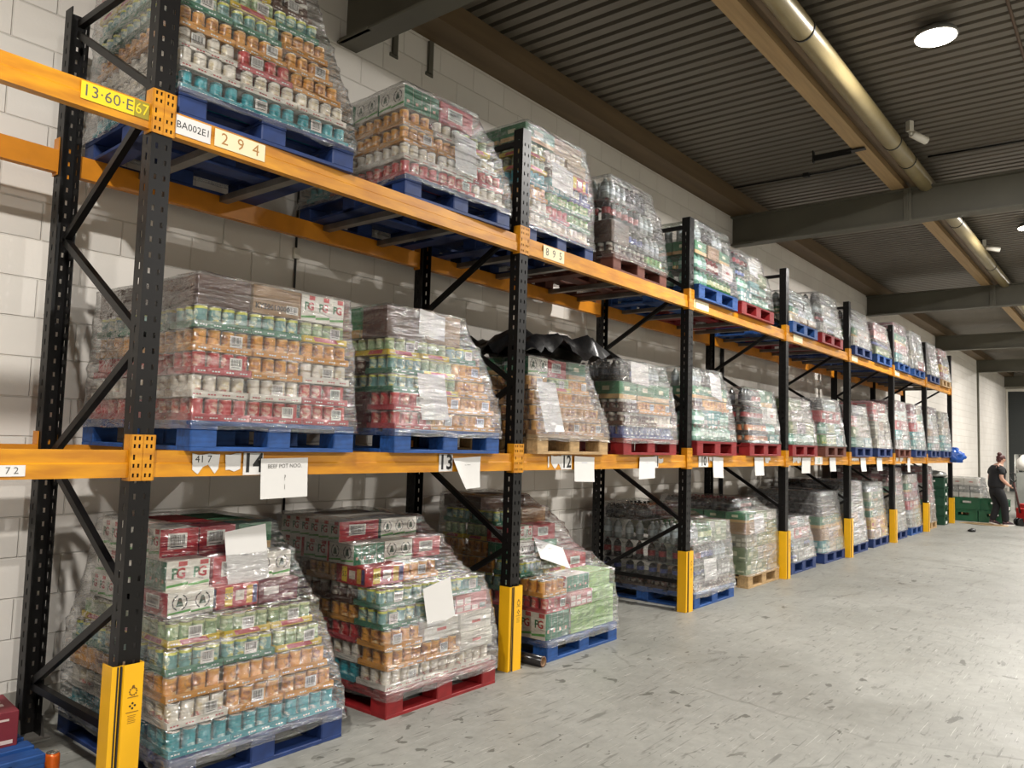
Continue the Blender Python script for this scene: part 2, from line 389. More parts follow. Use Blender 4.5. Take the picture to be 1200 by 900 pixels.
q = MB(); q.box((7.86, -1.0, 5.2), (7.875, -.55, 5.27), M_BLACK); q.box((7.84, -.56, 5.18), (7.9, -.545, 5.33), M_BLACK); q.box((7.85, -1.15, 5.235), (7.93, -.95, 5.25), M_BLACK)
tag(q.build('wall_bracket'.replace('wall', 'steel')), 'black steel bracket sticking out sideways from the timber purlin', 'bracket')
q = MB(); q.tube([(9.1, 1.1, CEIL - .012), (9.12, -.4, CEIL - .02), (9.08, -1.0, CEIL - .012)], .012, M_BLACK, 6); q.box((9.06, -.1, CEIL - .05), (9.14, -.02, CEIL), M_BLACK)
tag(q.build('ceiling_cable'), 'black cable along the deck between wall purlin and timber', 'cable')
q = MB(); q.tube([(9.3, -1.55, CEIL - .012), (9.34, -3, CEIL - .02), (9.3, -5, CEIL - .012)], .012, M_BLACK, 6)
tag(q.build('ceiling_cable'), 'black cable along the deck right of the buff pipe', 'cable')
q = MB(); q.tube([(4.5, -2.84, CEIL - .01), (9.0, -2.83, CEIL - .01)], .014, mat('rusty_conduit', '#5d4a3c', .6), 6)
tag(q.build('conduit'), 'thin rusty conduit on the deck right of the glaring lamp', 'conduit')
q = MB(); q.tube([(9.42, WALL - .03, .2), (9.42, WALL - .03, 4.7)], .03, M_BLACK, 10)
tag(q.build('drain_pipe'), 'thin black drain pipe up the block wall behind bay four', 'pipe')
q = MB(); q.tube([(1.75, WALL - .012, 1.0), (1.74, WALL - .012, 4.7)], .009, M_BLACK, 6); q.box((1.72, WALL - .03, 2.98), (1.77, WALL, 3.06), M_WHITEP)
tag(q.build('wall_cable'), 'thin black cable down the wall behind the first bay', 'cable')

# ------------------------------------------------------------------ rack
M_POST = mat('black_rack_paint', '#0e0c0b', .42, .0, var=.25, scale=8, spec=.28)
M_YEL = mat('rack_yellow', '#d2900c', .42, var=.22, scale=7, stretch=(.6, 3, 3), col2='#b0700a')
M_ORG = mat('rack_orange', '#cf8212', .45, var=.2, scale=6)
M_GUARD = mat('guard_yellow', '#efb313', .4, var=.1, scale=5)
M_GALV = mat('galvanised', '#86817a', .4, .5, var=.25, scale=10)
M_WHITE = mat('white_paper', '#d6d4d1', .8)
M_INK = mat('black_ink', '#161616', .6)
HT = 4.02
def post_mesh(rear):
    q = MB(); s = -1 if not rear else 1
    def strip(o, ud, cols, pitch, hz, z1=HT, off=.0):
        """a face cut by a column of slots: cols = list of (u0, u1, slotted)"""
        o = Vector(o); ud = Vector(ud); z = 0.0
        zs = [(0, .06, False)]; z = .06 + off
        if off: zs.append((.06, z, False))
        while z + pitch < z1: zs.append((z, z + hz, True)); zs.append((z + hz, z + pitch, False)); z += pitch
        zs.append((z, z1, False))
        for u0, u1, hole in cols:
            if not hole: q.face([o + ud * u0, o + ud * u1, o + ud * u1 + Vector((0, 0, z1)), o + ud * u0 + Vector((0, 0, z1))], M_POST)
            else:
                for a, b_, hh in zs:
                    if not hh: q.face([o + ud * u0 + Vector((0, 0, a)), o + ud * u1 + Vector((0, 0, a)), o + ud * u1 + Vector((0, 0, b_)), o + ud * u0 + Vector((0, 0, b_))], M_POST)
    y0 = -.05 if not rear else .05                              # y0: outer face, opening towards the rack's inside
    d = -s * .09
    fc = [(0, .022, 0), (.022, .034, 1), (.034, .066, 0), (.066, .078, 1), (.078, .1, 0)]
    sc_ = [(0, .035, 0), (.035, .049, 1), (.049, .09, 0)]
    for o_ in (0, .003):
        strip((-.05, y0 - s * o_, 0), (1, 0, 0), fc, .075, .026)
        strip((-.05 + o_, y0, 0), (0, -s, 0), sc_, .075, .034, off=.02)
        strip((.05 - o_, y0, 0), (0, -s, 0), sc_, .075, .034, off=.02)
    for sx in (-1, 1):
        q.box((sx * .05 if sx < 0 else .044, min(y0 + d, y0 + d + s * .003), 0), (-.044 if sx < 0 else .05, max(y0 + d, y0 + d + s * .003), HT), M_POST)
    return q.data('post')
ME_PF, ME_PR = post_mesh(False), post_mesh(True)
def foot_mesh():
    q = MB(); q.box((-.08, -.08, 0), (.08, .08, .006), M_GALV)
    for sx in (-1, 1): q.lathe([(.012, .006), (.012, .02), (.007, .022), (.007, .034)], M_GALV, c=(sx * .065, .05, 0), n=8)
    for sx in (-1, 1):
        q.face([(sx * .053, -.06, .006), (sx * .053, .06, .006), (sx * .053, .03, .11), (sx * .053, -.03, .11)], M_GALV); q.face([(sx * .056, -.06, .006), (sx * .056, -.03, .11), (sx * .056, .03, .11), (sx * .056, .06, .006)], M_GALV)
    return q.data('foot_plate')
ME_FOOT = foot_mesh()
def brace_mesh(za, zb):
    q = MB(); A = Vector((0, .0, za)); B = Vector((0, RY + .0, zb))
    q.bar(A, B, .038, .034, M_POST, (1, 0, 0)); return q.data('brace')
zr = [.30, 1.49, 2.69, 3.87]; zf = [.88, 2.08, 3.28]
BR = [brace_mesh(zf[i], zr[i]) for i in range(3)] + [brace_mesh(zf[i], zr[i + 1]) for i in range(3)]
HB = [brace_mesh(.28, .28), brace_mesh(3.93, 3.93)]
fr_lab = {-1: 'black rack upright at the far left end, before the first yellow guard', 0: 'black rack upright nearest the camera, by the loose orange can', 7: 'last black rack upright, at the far end of the rack'}
words8 = ['first', 'second', 'third', 'fourth', 'fifth', 'sixth', 'seventh', 'eighth']
for k in range(-1, 8):
    t = thing('upright_frame', fr_lab.get(k, 'black rack upright frame, %s from the near end' % words8[max(k, 0)]), 'rack upright', (W * k, 0, 0), 0, 'black upright frames of the pallet rack')
    mesh_obj('post', ME_PF, t); mesh_obj('post', ME_PR, t, (0, RY + .04, 0))
    for m_ in BR: mesh_obj('diagonal_brace', m_, t)
    for m_ in HB: mesh_obj('horizontal_brace', m_, t)
    mesh_obj('foot_plate', ME_FOOT, t, (0, 0, 0)); mesh_obj('foot_plate', ME_FOOT, t, (0, RY + .03, 0))
def rail_mesh(L, m):
    q = MB(); pr = [(-.042, 0), (-.042, .062), (-.036, .068), (-.036, .125), (.008, .125), (.008, 0)]
    q.loft([[(.052, y, z) for y, z in pr], [(L - .052, y, z) for y, z in pr]], m, cap=True); return q.data('box_section')
def conn_mesh(sx, m):
    """L-shaped end plate with slots, hooked on the front of the post"""
    q = MB(); us = [0, .012, .022, .034, .044, .056]; zs = [0, .016, .034, .06, .078, .096, .12, .15, .168, .186, .204, .212]
    for i in range(5):
        for j in range(11):
            hole = i in (1, 3) and j in (1, 3, 5, 7, 9) and not (i == 1 and j in (5,))
            if hole: continue
            q.face([(sx * us[i], -.0565, zs[j]), (sx * us[i + 1], -.0565, zs[j]), (sx * us[i + 1], -.0565, zs[j + 1]), (sx * us[i], -.0565, zs[j + 1])], m)
            q.face([(sx * us[i], -.0525, zs[j]), (sx * us[i], -.0525, zs[j + 1]), (sx * us[i + 1], -.0525, zs[j + 1]), (sx * us[i + 1], -.0525, zs[j])], m)
    q.box((min(sx * .0525, sx * .058), -.0565, 0), (max(sx * .0525, sx * .058), .01, .212), m)
    q.box((min(0, sx * .002), -.0565, 0), (max(0, sx * .002), -.0515, .212), m)
    return q.data('end_connector')
ME_R = {False: rail_mesh(W, M_YEL), True: rail_mesh(W, M_ORG)}
ME_C = {(sx, rr): conn_mesh(sx, M_ORG if rr else M_YEL) for sx in (-1, 1) for rr in (False, True)}
M_CONN = mat('connector_orange', '#d98a1a', .45, var=.2, scale=9)
bayw = {-1: 'bay left of the nearest upright', 0: 'bay one', 1: 'bay two', 2: 'bay three', 3: 'bay four', 4: 'bay five', 5: 'bay six', 6: 'bay seven'}
RAIL = {}
for k in range(-1, 7):
    for rear in (False, True):
        for lev, zt in (('middle', ZL), ('top', ZU)):
            t = thing('rack_rail', '%s yellow rack beam, %s shelf, %s' % ('rear' if rear else 'front', lev, bayw[k]), 'rack beam', (W * k, RY + .04 if rear else 0, zt - .125), 0, 'yellow beams of the pallet rack')
            rl = mesh_obj('box_section', ME_R[rear], t)
            c1 = mesh_obj('end_connector', ME_C[(1, rear)], t, (0, 0, -.015)); c2 = mesh_obj('end_connector', ME_C[(-1, rear)], t, (W, 0, -.015))
            if rear:
                for o in (rl, c1, c2): o.scale = (1, -1, 1)
            RAIL[(k, rear, lev)] = t
q = MB(); q.box((-.03, .012, -.04), (.03, RY + .028, .0), M_GALV); me = q.data('support_bar')
for k in range(0, 7):
    for i, xx in enumerate((.42, .95, 1.78, 2.3)):
        o = mesh_obj('support_bar', me, None, (W * k + xx, 0, ZU - .003))
        tag(o, 'grey support bar under the top shelf, %s of %s' % (words8[i], bayw[k]), 'support bar', 'grey bars under the top shelf')
# post guards
def guard_mesh():
    q = MB(); x0, x1 = -.085, .055
    out = [(x0, .02), (x0, -.075), (x0 + .03, -.082), (x0 + .036, -.075), (x0 + .046, -.075), (x0 + .052, -.082), (x1, -.082), (x1, .02), (x1 - .004, .02), (x1 - .004, -.078), (x0 + .054, -.078), (x0 + .048, -.071), (x0 + .034, -.071), (x0 + .028, -.078), (x0 + .004, -.071), (x0 + .004, .02)]
    out = out[::-1]
    q.loft([[(x, y, 0) for x, y in out], [(x, y, .6) for x, y in out]], M_GUARD, cap=True)
    return q.data('shell')
ME_G = guard_mesh()
q = MB()
for a in (-.062, -.046): q.box((a - .003, -.0835, .004), (a + .003, -.0742, .598), M_INK)
ME_GS = q.data('stripes')
q = MB(); MBR = mat('brown_print', '#6b4a14', .6)
q.lathe([(.006, 0), (.006, .001)], MBR, M=FRONT((.012, -.0825, .5)), n=10)
for a in range(10):
    an = a * .628; q.lathe([(.004, 0), (.004, .001)], MBR, M=FRONT((.012 + .016 * math.cos(an), -.0825, .478 + .016 * math.sin(an))), n=6)
q.box((-.012, -.0835, .452), (.036, -.0825, .455), MBR)
for a in (0, 2, 4, 6): q.lathe([(.005, 0), (.005, .001)], MATS['black_ink'], M=FRONT((.012 + .011 * math.cos(a * PI / 4), -.0825, .415 + .011 * math.sin(a * PI / 4))), n=8)
q.box((-.016, -.0835, .386), (.04, -.0825, .389), MBR)
for i in range(5): q.box((-.008 + .002 * (i % 2), -.0835, .372 - i * .008), (.03 - .003 * (i % 3), -.0825, .3735 - i * .008), MBR)
ME_GP = q.data('printed_warning')
for k in range(0, 8):
    t = thing('post_guard', 'yellow steel guard at the foot of the %s upright' % words8[k], 'post guard', (W * k - (0 if k else .0), 0, 0), 0, 'yellow guards at the rack feet')
    mesh_obj('shell', ME_G, t); mesh_obj('stripes', ME_GS, t); mesh_obj('printed_warning', ME_GP, t)

# ------------------------------------------------------------------ labels on the rack
def plate(name, lab, cat, x0, x1, z0, z1, y, paper, txt=None, ink=M_INK, size=.08, grp=None, th=.0015, tilt=0.0, fit=True, parent=None, bold=.0):
    q = MB(); w_, h_ = (x1 - x0) / 2, (z1 - z0) / 2; q.box((-w_, -th, -h_), (w_, 0, h_), paper)
    if txt:
        me = text_me(txt, size, bold); xs = [v.co.x for v in me.vertices]; wd = max(xs) - min(xs); s = min(1.0, 1.8 * w_ / wd) if fit else 1
        q.mesh(me, FRONT((0, -th - .0006, 0)) @ Matrix.Diagonal((s, 1, 1, 1)), ink)
    o = q.build(name, parent, ((x0 + x1) / 2, y, (z0 + z1) / 2)); o.rotation_euler = (0, tilt, 0)
    if not parent: tag(o, lab, cat, grp)
    return o
M_BEIGE = mat('beige_tag', '#e6d9b4', .6); M_BROWNINK = mat('faded_ink', '#a8793f', .6); M_YLAB = mat('yellow_label', '#e2c51e', .5); M_YDK = mat('worn_yellow_label', '#8f8220', .5); M_GREYINK = mat('grey_ink', '#55534e', .6)
YF = -.0435
plate('location_label', 'white printed label reading BA002E1 on the top beam', 'label', .065, .248, ZU - .105, ZU - .012, YF - .0005, M_WHITE, 'BA002E1', size=.05)
plate('number_tag', 'beige number tag right of the BA002E1 label', 'tag', .27, .56, ZU - .102, ZU - .012, YF - .0005, M_BEIGE, '2  9  4', M_BROWNINK, .085)
plate('number_tag', 'beige number tag at the start of bay two, top beam', 'tag', 3.05, 3.33, ZU - .11, ZU - .01, YF - .0005, M_BEIGE, '8  9  5', M_GREYINK, .085)
plate('serial_label', 'yellow label with 13 60 E 67 beside the nearest upright', 'label', -.37, -.135, ZU - .09, ZU - .01, YF - .0005, M_YLAB, '13·60·E', M_GREYINK, .075)
plate('serial_label', 'worn dark end piece of the yellow serial label', 'label', -.134, -.066, ZU - .09, ZU - .01, YF - .0005, M_YDK, '67', M_YLAB, .075)
plate('number_tag', 'small white tag reading 72 at the left end of the middle beam', 'tag', -.59, -.48, ZL - .112, ZL - .066, YF, M_WHITE, ' 7 2', M_GREYINK, .04)
for x0, x1, lab, tx in ((5.72, 6.03, 'beige tag on the third top-shelf beam', '7  0  4'), (5.5, 5.7, 'white strip label on the third top-shelf beam', None), (8.64, 9.0, 'beige tag on the fourth top-shelf beam', None), (11.32, 11.65, 'beige tag on the fifth top-shelf beam', None), (14.1, 14.45, 'white tag on the sixth top-shelf beam', None)):
    if x0 == 5.5: x0, x1 = 5.66, 5.70
    plate('number_tag', lab, 'tag', x0, x1, ZU - .105, ZU - .015, YF - .0005, M_BEIGE, None)
# slot numbers on the middle beam
for num, xa, xb in (('14', .53, .645), ('13', 1.97, 2.10), ('12', 3.36, 3.505), ('11', 4.86, 4.96), ('10', 5.83, 6.06)):
    plate('slot_number', 'white number sign %s' % {'14': 'half hidden by the BEEF POT NOO note', '13': 'left of the curled white note', '12': 'right of torn strips at the start of bay two', '11': 'mostly covered by a note in bay two', '10': 'near the start of bay three'}[num], 'sign', xa, xb, ZL - .122, ZL - .008, YF, M_WHITE, num, M_INK, .135, 'slot number signs', bold=.0035)
M_GREENT = mat('green_ink', '#3f7a4a', .6)
plate('slot_number', 'pale green number sign on the middle beam in bay four', 'sign', 9.52, 9.86, ZL - .115, ZL - .01, YF, M_WHITE, '30', M_GREENT, .11, 'slot number signs')
def torn(x0, x1, z0, z1, lab, seed, n_=9, tx=None):
    rd = random.Random(seed); q = MB(); top = [(x0 + (x1 - x0) * i / n_, z1 - rd.random() * .012) for i in range(n_ + 1)]; bot = [(x0 + (x1 - x0) * i / n_ + rd.uniform(-.006, .006), z0 + rd.random() * .05) for i in range(n_ + 1)]
    for i in range(n_):
        if rd.random() < .16: continue
        a, b_, c_, d = bot[i], bot[i + 1], top[i + 1], top[i]
        for yy, s in ((-.001, 1), (0, -1)):
            pp = [(a[0], yy, a[1]), (b_[0], yy, b_[1]), (c_[0], yy, c_[1]), (d[0], yy, d[1])]; q.face(pp[::s], M_WHITE)
    if tx: q.mesh(text_me(tx, .05), FRONT((x0 + .06, -.0016, z1 - .032)), M_INK)
    tag(q.build('torn_label', None, (0, YF, 0)), lab, 'label')
torn(.25, .515, ZL - .115, ZL - .01, 'torn white label strips left of the BEEF POT NOO note', 1, tx='41 7')
torn(3.18, 3.36, ZL - .118, ZL - .008, 'torn white label strips at the start of bay two', 2)
torn(6.06, 6.16, ZL - .1, ZL - .01, 'torn white scrap on the middle beam in bay three, near half', 3, 4)
torn(7.66, 7.84, ZL - .1, ZL - .02, 'torn white scrap beside a hanging note in bay three', 4, 5)
torn(8.64, 8.96, ZL - .1, ZL - .01, 'torn white label strips at the start of bay four', 5)
torn(11.3, 11.7, ZL - .09, ZL - .02, 'torn white label strips at the start of bay five', 6)
torn(14.15, 14.7, ZL - .1, ZL - .01, 'torn white label strips at the start of bay six', 7)
torn(4.97, 5.1, ZL - .09, ZL - .03, 'small white scrap at the far end of bay two', 8, 3)
def note(name, lab, x, z, w_, h_, y=-.05, bend=.02, tilt=0.0, text=(), curl=0.0, grp='paper notes hanging from the middle beam', M=None, skew=0.0):
    q = MB(); nx, nz = 6, 8; P = []
    for j in range(nz + 1):
        row = []
        for i in range(nx + 1):
            u, v = i / nx, j / nz
            px = (u - .5) * w_ + skew * v; pz = -v * h_; py = -.002 - bend * v * v - curl * max(0, .4 - u) * v * 2.0
            px += curl * max(0, .4 - u) * v * .8
            row.append((px, py, pz))
        P.append(row)
    q.loft(P[::-1], M_WHITE, smooth=True, close=False); q.loft([[(p[0], p[1] + .0006, p[2]) for p in row] for row in P], M_WHITE, smooth=True, close=False)
    for tx, tz, sz, ink in text: q.mesh(text_me(tx, sz), FRONT((0, -.004 - bend * (tz / h_) ** 2, -tz)), ink)
    o = q.build(name)
    if M is not None: o.matrix_world = M
    else: o.location = (x, y, z); o.rotation_euler = (0, tilt, 0)
    tag(o, lab, 'paper note', grp)
    return o
M_PEN = mat('blue_pen', '#5b6fa8', .6)
note('paper_note', 'white note with handwriting reading BEEF POT NOO', .775, 1.525, .295, .212, -.052, .004, -.02, [('BEEF POT NOO.', .042, .03, M_GREYINK), ('?', .105, .04, M_GREYINK), ('|', .15, .03, M_GREYINK)])
note('paper_note', 'curled white note hanging in the far half of bay one', 2.235, 1.532, .28, .212, -.052, .02, -.05, [('~ ~~', .05, .03, M_GREYINK)], curl=.12, skew=-.03)
note('paper_note', 'white note hanging in the middle of bay two', 3.68, 1.54, .295, .205, -.052, .01, .03, [('~~ ~~~', .05, .025, M_PEN)])
note('paper_note', 'white note covering part of a sign at the far end of bay two', 4.74, 1.54, .3, .2, -.052, .01, -.02, [('~~~~ ~', .05, .025, M_PEN)], skew=-.03)
note('paper_note', 'white note hanging in the near half of bay three', 6.29, 1.54, .26, .22, -.052, .012, .04, [('~~ ~', .05, .025, M_PEN)])
for i, (xx, w_, h_, lb, sk) in enumerate(((7.45, .28, .215, 'white note hanging in the far half of bay three', 0), (9.15, .34, .21, 'skewed white note hanging in the near half of bay four', -.06), (10.3, .29, .2, 'white note hanging in the far half of bay four', 0), (11.91, .3, .22, 'white note hanging in the near half of bay five', .03), (12.93, .34, .22, 'white note hanging in the far half of bay five', 0), (15.12, .22, .27, 'white note hanging in bay six', -.03))):
    note('paper_note', lb, xx, 1.54, w_, h_, -.052, .012, 0, [('~~ ~', .05, .025, M_PEN)], skew=sk)

# ------------------------------------------------------------------ pallets
PC = {'blue': mat('blue_pallet_paint', '#1f4f92', .6, var=.4, scale=9, stretch=(1, 4, 4)), 'navy': mat('navy_pallet_paint', '#1c376f', .6, var=.4, scale=9),
      'red': mat('red_pallet_paint', '#8c161a', .55, var=.35, scale=9), 'wood': mat('pale_pallet_wood', '#bb9a6c', .7, var=.35, scale=9, stretch=(1, 5, 5)),
      'brown': mat('brown_pallet_wood', '#6b3a2c', .7, var=.35, scale=9)}
PAL = {}
def pallet_protos(c):
    if c in PAL: return PAL[c]
    m = PC[c]; q = MB(); n_ = 7
    for i in range(n_):
        y = i * (1.2 - .12) / (n_ - 1); q.rbox((0, y, .126), (1.0, y + .12, .148), m, .004)
    for x in (0, .43, .86): q.rbox((x, 0, .105), (x + .14, 1.2, .127), m, .004)
    deck = q.data('top_deck'); q = MB(); q.rbox((0, 0, .02), (.14, .14, .106), m, .006); blk = q.data('block')
    q = MB()
    for y in (0, .535, 1.07): q.rbox((0, y, 0), (1.0, y + .13, .021), m, .004)
    for x in (0, .87): q.rbox((x, .13, 0), (x + .13, 1.07, .021), m, .004)
    PAL[c] = (deck, blk, q.data('bottom_boards')); return PAL[c]
def pallet(lab, c, M, pw=1.0, grp='pallets in the rack'):
    d, b_, bt = pallet_protos(c); t = thing('pallet', lab, 'pallet', group=grp); t.matrix_world = M @ Matrix.Diagonal((pw, 1, 1, 1))
    mesh_obj('top_deck', d, t); mesh_obj('bottom_boards', bt, t)
    for x in (0, .43, .86):
        for y in (0, .53, 1.06): mesh_obj('block', b_, t, (x, y, 0))
    return t

# ------------------------------------------------------------------ goods
M_TIN = mat('tin_rim', '#b9b4aa', .25, .9)
CAN = {  # label material, tray colour, look, rim
 'T': (can_mat('teal_can', '#1f98a4', '#2aa9b4', '#d9efe9', bandcol='#e5f1ee', vlo=.0, vhi=.12), '#2a97a3', 'teal can'),
 'W': (can_mat('white_can', '#e4dccd', '#d8c79b', '#b5392f', bandcol='#ece6da', vlo=.9, vhi=1), '#ddd7ca', 'white can'),
 'R': (can_mat('red_can', '#b92a2f', '#e0b9a0', '#f0e6da', bandcol='#c33a35', vlo=.9, vhi=1), '#b8444a', 'red can'),
 'O': (can_mat('orange_can', '#dd9a3c', '#8a4a24', '#f1dfb0', bandcol='#e3ad55', vlo=.9, vhi=1), '#cf8e35', 'orange can'),
 'G': (can_mat('corn_can', '#6a9a96', '#dfe6c4', '#e2cf3d', bandcol='#d7d858', vlo=.86, vhi=1), '#3d7a5e', 'blue-green corn can'),
 'Y': (can_mat('pea_can', '#8da77a', '#dce4be', '#3d6b3e', bandcol='#c9cf92', vlo=.86, vhi=1), '#d8b92c', 'pale green can'),
 'P': (can_mat('pot_print', '#cf9b58', '#7a3a3f', '#efe0bd', bandcol='#5e3048', vlo=.0, vhi=.15), '#b98a5a', 'tan noodle pot'),
 'J': (can_mat('jar_print', '#4a2a1c', '#e8ddc8', '#7d1f1c', bandcol='#3a2218', vlo=.0, vhi=.1), '#5a3a2a', 'dark jar'),
 'B': (can_mat('blue_can', '#36427e', '#a7aecb', '#e8e6ea', bandcol='#2b3569', vlo=.88, vhi=1), '#3b478a', 'blue can'),
 'K': (can_mat('pickle_jar', '#b9652c', '#e4c79b', '#5a2718', bandcol='#9a4a20', vlo=.0, vhi=.1), '#3a2c24', 'amber jar'),
 'L': (can_mat('lime_can', '#5d9a45', '#d7e2a8', '#e3d64a', bandcol='#3e7a35', vlo=.0, vhi=.15), '#3c7a4c', 'green can'),
}
TRAYM = {k: mat('tray_' + k, v[1], .65, var=.12, scale=12) for k, v in CAN.items()}
LID = {'J': mat('white_lid', '#d8d3c8', .4), 'K': mat('dark_lid', '#2c221c', .4)}
def can_mesh(k):
    q = MB(); lm = CAN[k][0]; R = .0325
    if k == 'P': q.lathe([(R * .84, 0), (R * .86, .004), (R * .98, .098), (R, .1), (R * 1.0, .106), (R * .9, .108)], [M_TIN, lm, lm, M_TIN, M_TIN], n=14)
    elif k in 'JK':
        g = LID[k]; q.lathe([(R * .95, 0), (R, .006), (R, .07), (R * .86, .084), (R * .9, .085), (R * .9, .106), (R * .8, .108)], [lm, lm, lm, g, g, g], n=14)
    else: q.lathe([(R * .97, 0), (R, .002), (R, .005), (R * .975, .007), (R * .975, .101), (R, .103), (R, .107), (R * .94, .108), (R * .93, .105)], [M_TIN, M_TIN, M_TIN, lm, M_TIN, M_TIN, M_TIN, M_TIN], n=14)
    return q.data('can')
CANM = {k: can_mesh(k) for k in CAN}
M_PRINT = mat('white_print', '#dfeae6', .6); M_BARW = mat('barcode_white', '#e6e2da', .6)
def barcode(q, M_, w_=.075, h_=.06, seed=0):
    rd = random.Random(seed)
    q.face([M_ @ Vector(p) for p in ((-w_ / 2, -h_ / 2, 0), (w_ / 2, -h_ / 2, 0), (w_ / 2, h_ / 2, 0), (-w_ / 2, h_ / 2, 0))], M_BARW)
    x = -w_ * .4
    while x < w_ * .4:
        b_ = rd.choice((.0015, .0022, .0035)); q.face([M_ @ Vector(p) for p in ((x, -h_ * .22, .0006), (x + b_, -h_ * .22, .0006), (x + b_, h_ * .4, .0006), (x, h_ * .4, .0006))], M_INK); x += b_ + rd.choice((.0018, .003))
    q.face([M_ @ Vector(p) for p in ((-w_ * .35, -h_ * .38, .0006), (w_ * .3, -h_ * .38, .0006), (w_ * .3, -h_ * .32, .0006), (-w_ * .35, -h_ * .32, .0006))], M_INK)
def tray_mesh(k, nx, ny, near):
    w_, d = nx * .0665, ny * .0665; m = TRAYM[k]; q = MB(); h = .034; t_ = .003
    q.box((0, 0, 0), (w_, d, .004), m)
    for a, b_ in (((0, 0, .004), (w_, t_, h)), ((0, d - t_, .004), (w_, d, h)), ((0, t_, .004), (t_, d - t_, h)), ((w_ - t_, t_, .004), (w_, d - t_, h))): q.box(a, b_, m)
    if near:
        for i in range(nx):
            for j in range(3): q.face([(w_ * (i + .16 + .2 * j) / nx, -.0006, .01), (w_ * (i + .3 + .2 * j) / nx, -.0006, .01), (w_ * (i + .3 + .2 * j) / nx, -.0006, .017), (w_ * (i + .16 + .2 * j) / nx, -.0006, .017)], M_PRINT if k in 'TROGB' else M_BARW if k != 'W' else TRAYM['R'])
        if k == 'Y':
            mm = TRAYM['R']; q.face([(w_ * .25, -.0008, .006), (w_ * .8, -.0008, .006), (w_ * .72, -.0008, .03), (w_ * .2, -.0008, .03)], mm)
            q.face([(-.0008, d * .8, .006), (-.0008, d * .25, .006), (-.0008, d * .2, .03), (-.0008, d * .7, .03)], mm)
    return q.data('cardboard_tray')
TR = {}
M_CARD = {}
def cm(c): 
    if c not in M_CARD: M_CARD[c] = mat('card_' + c.strip('#'), c, .6, var=.1, scale=9)
    return M_CARD[c]
PGG, PGR = '#1f6b3f', '#b5242a'
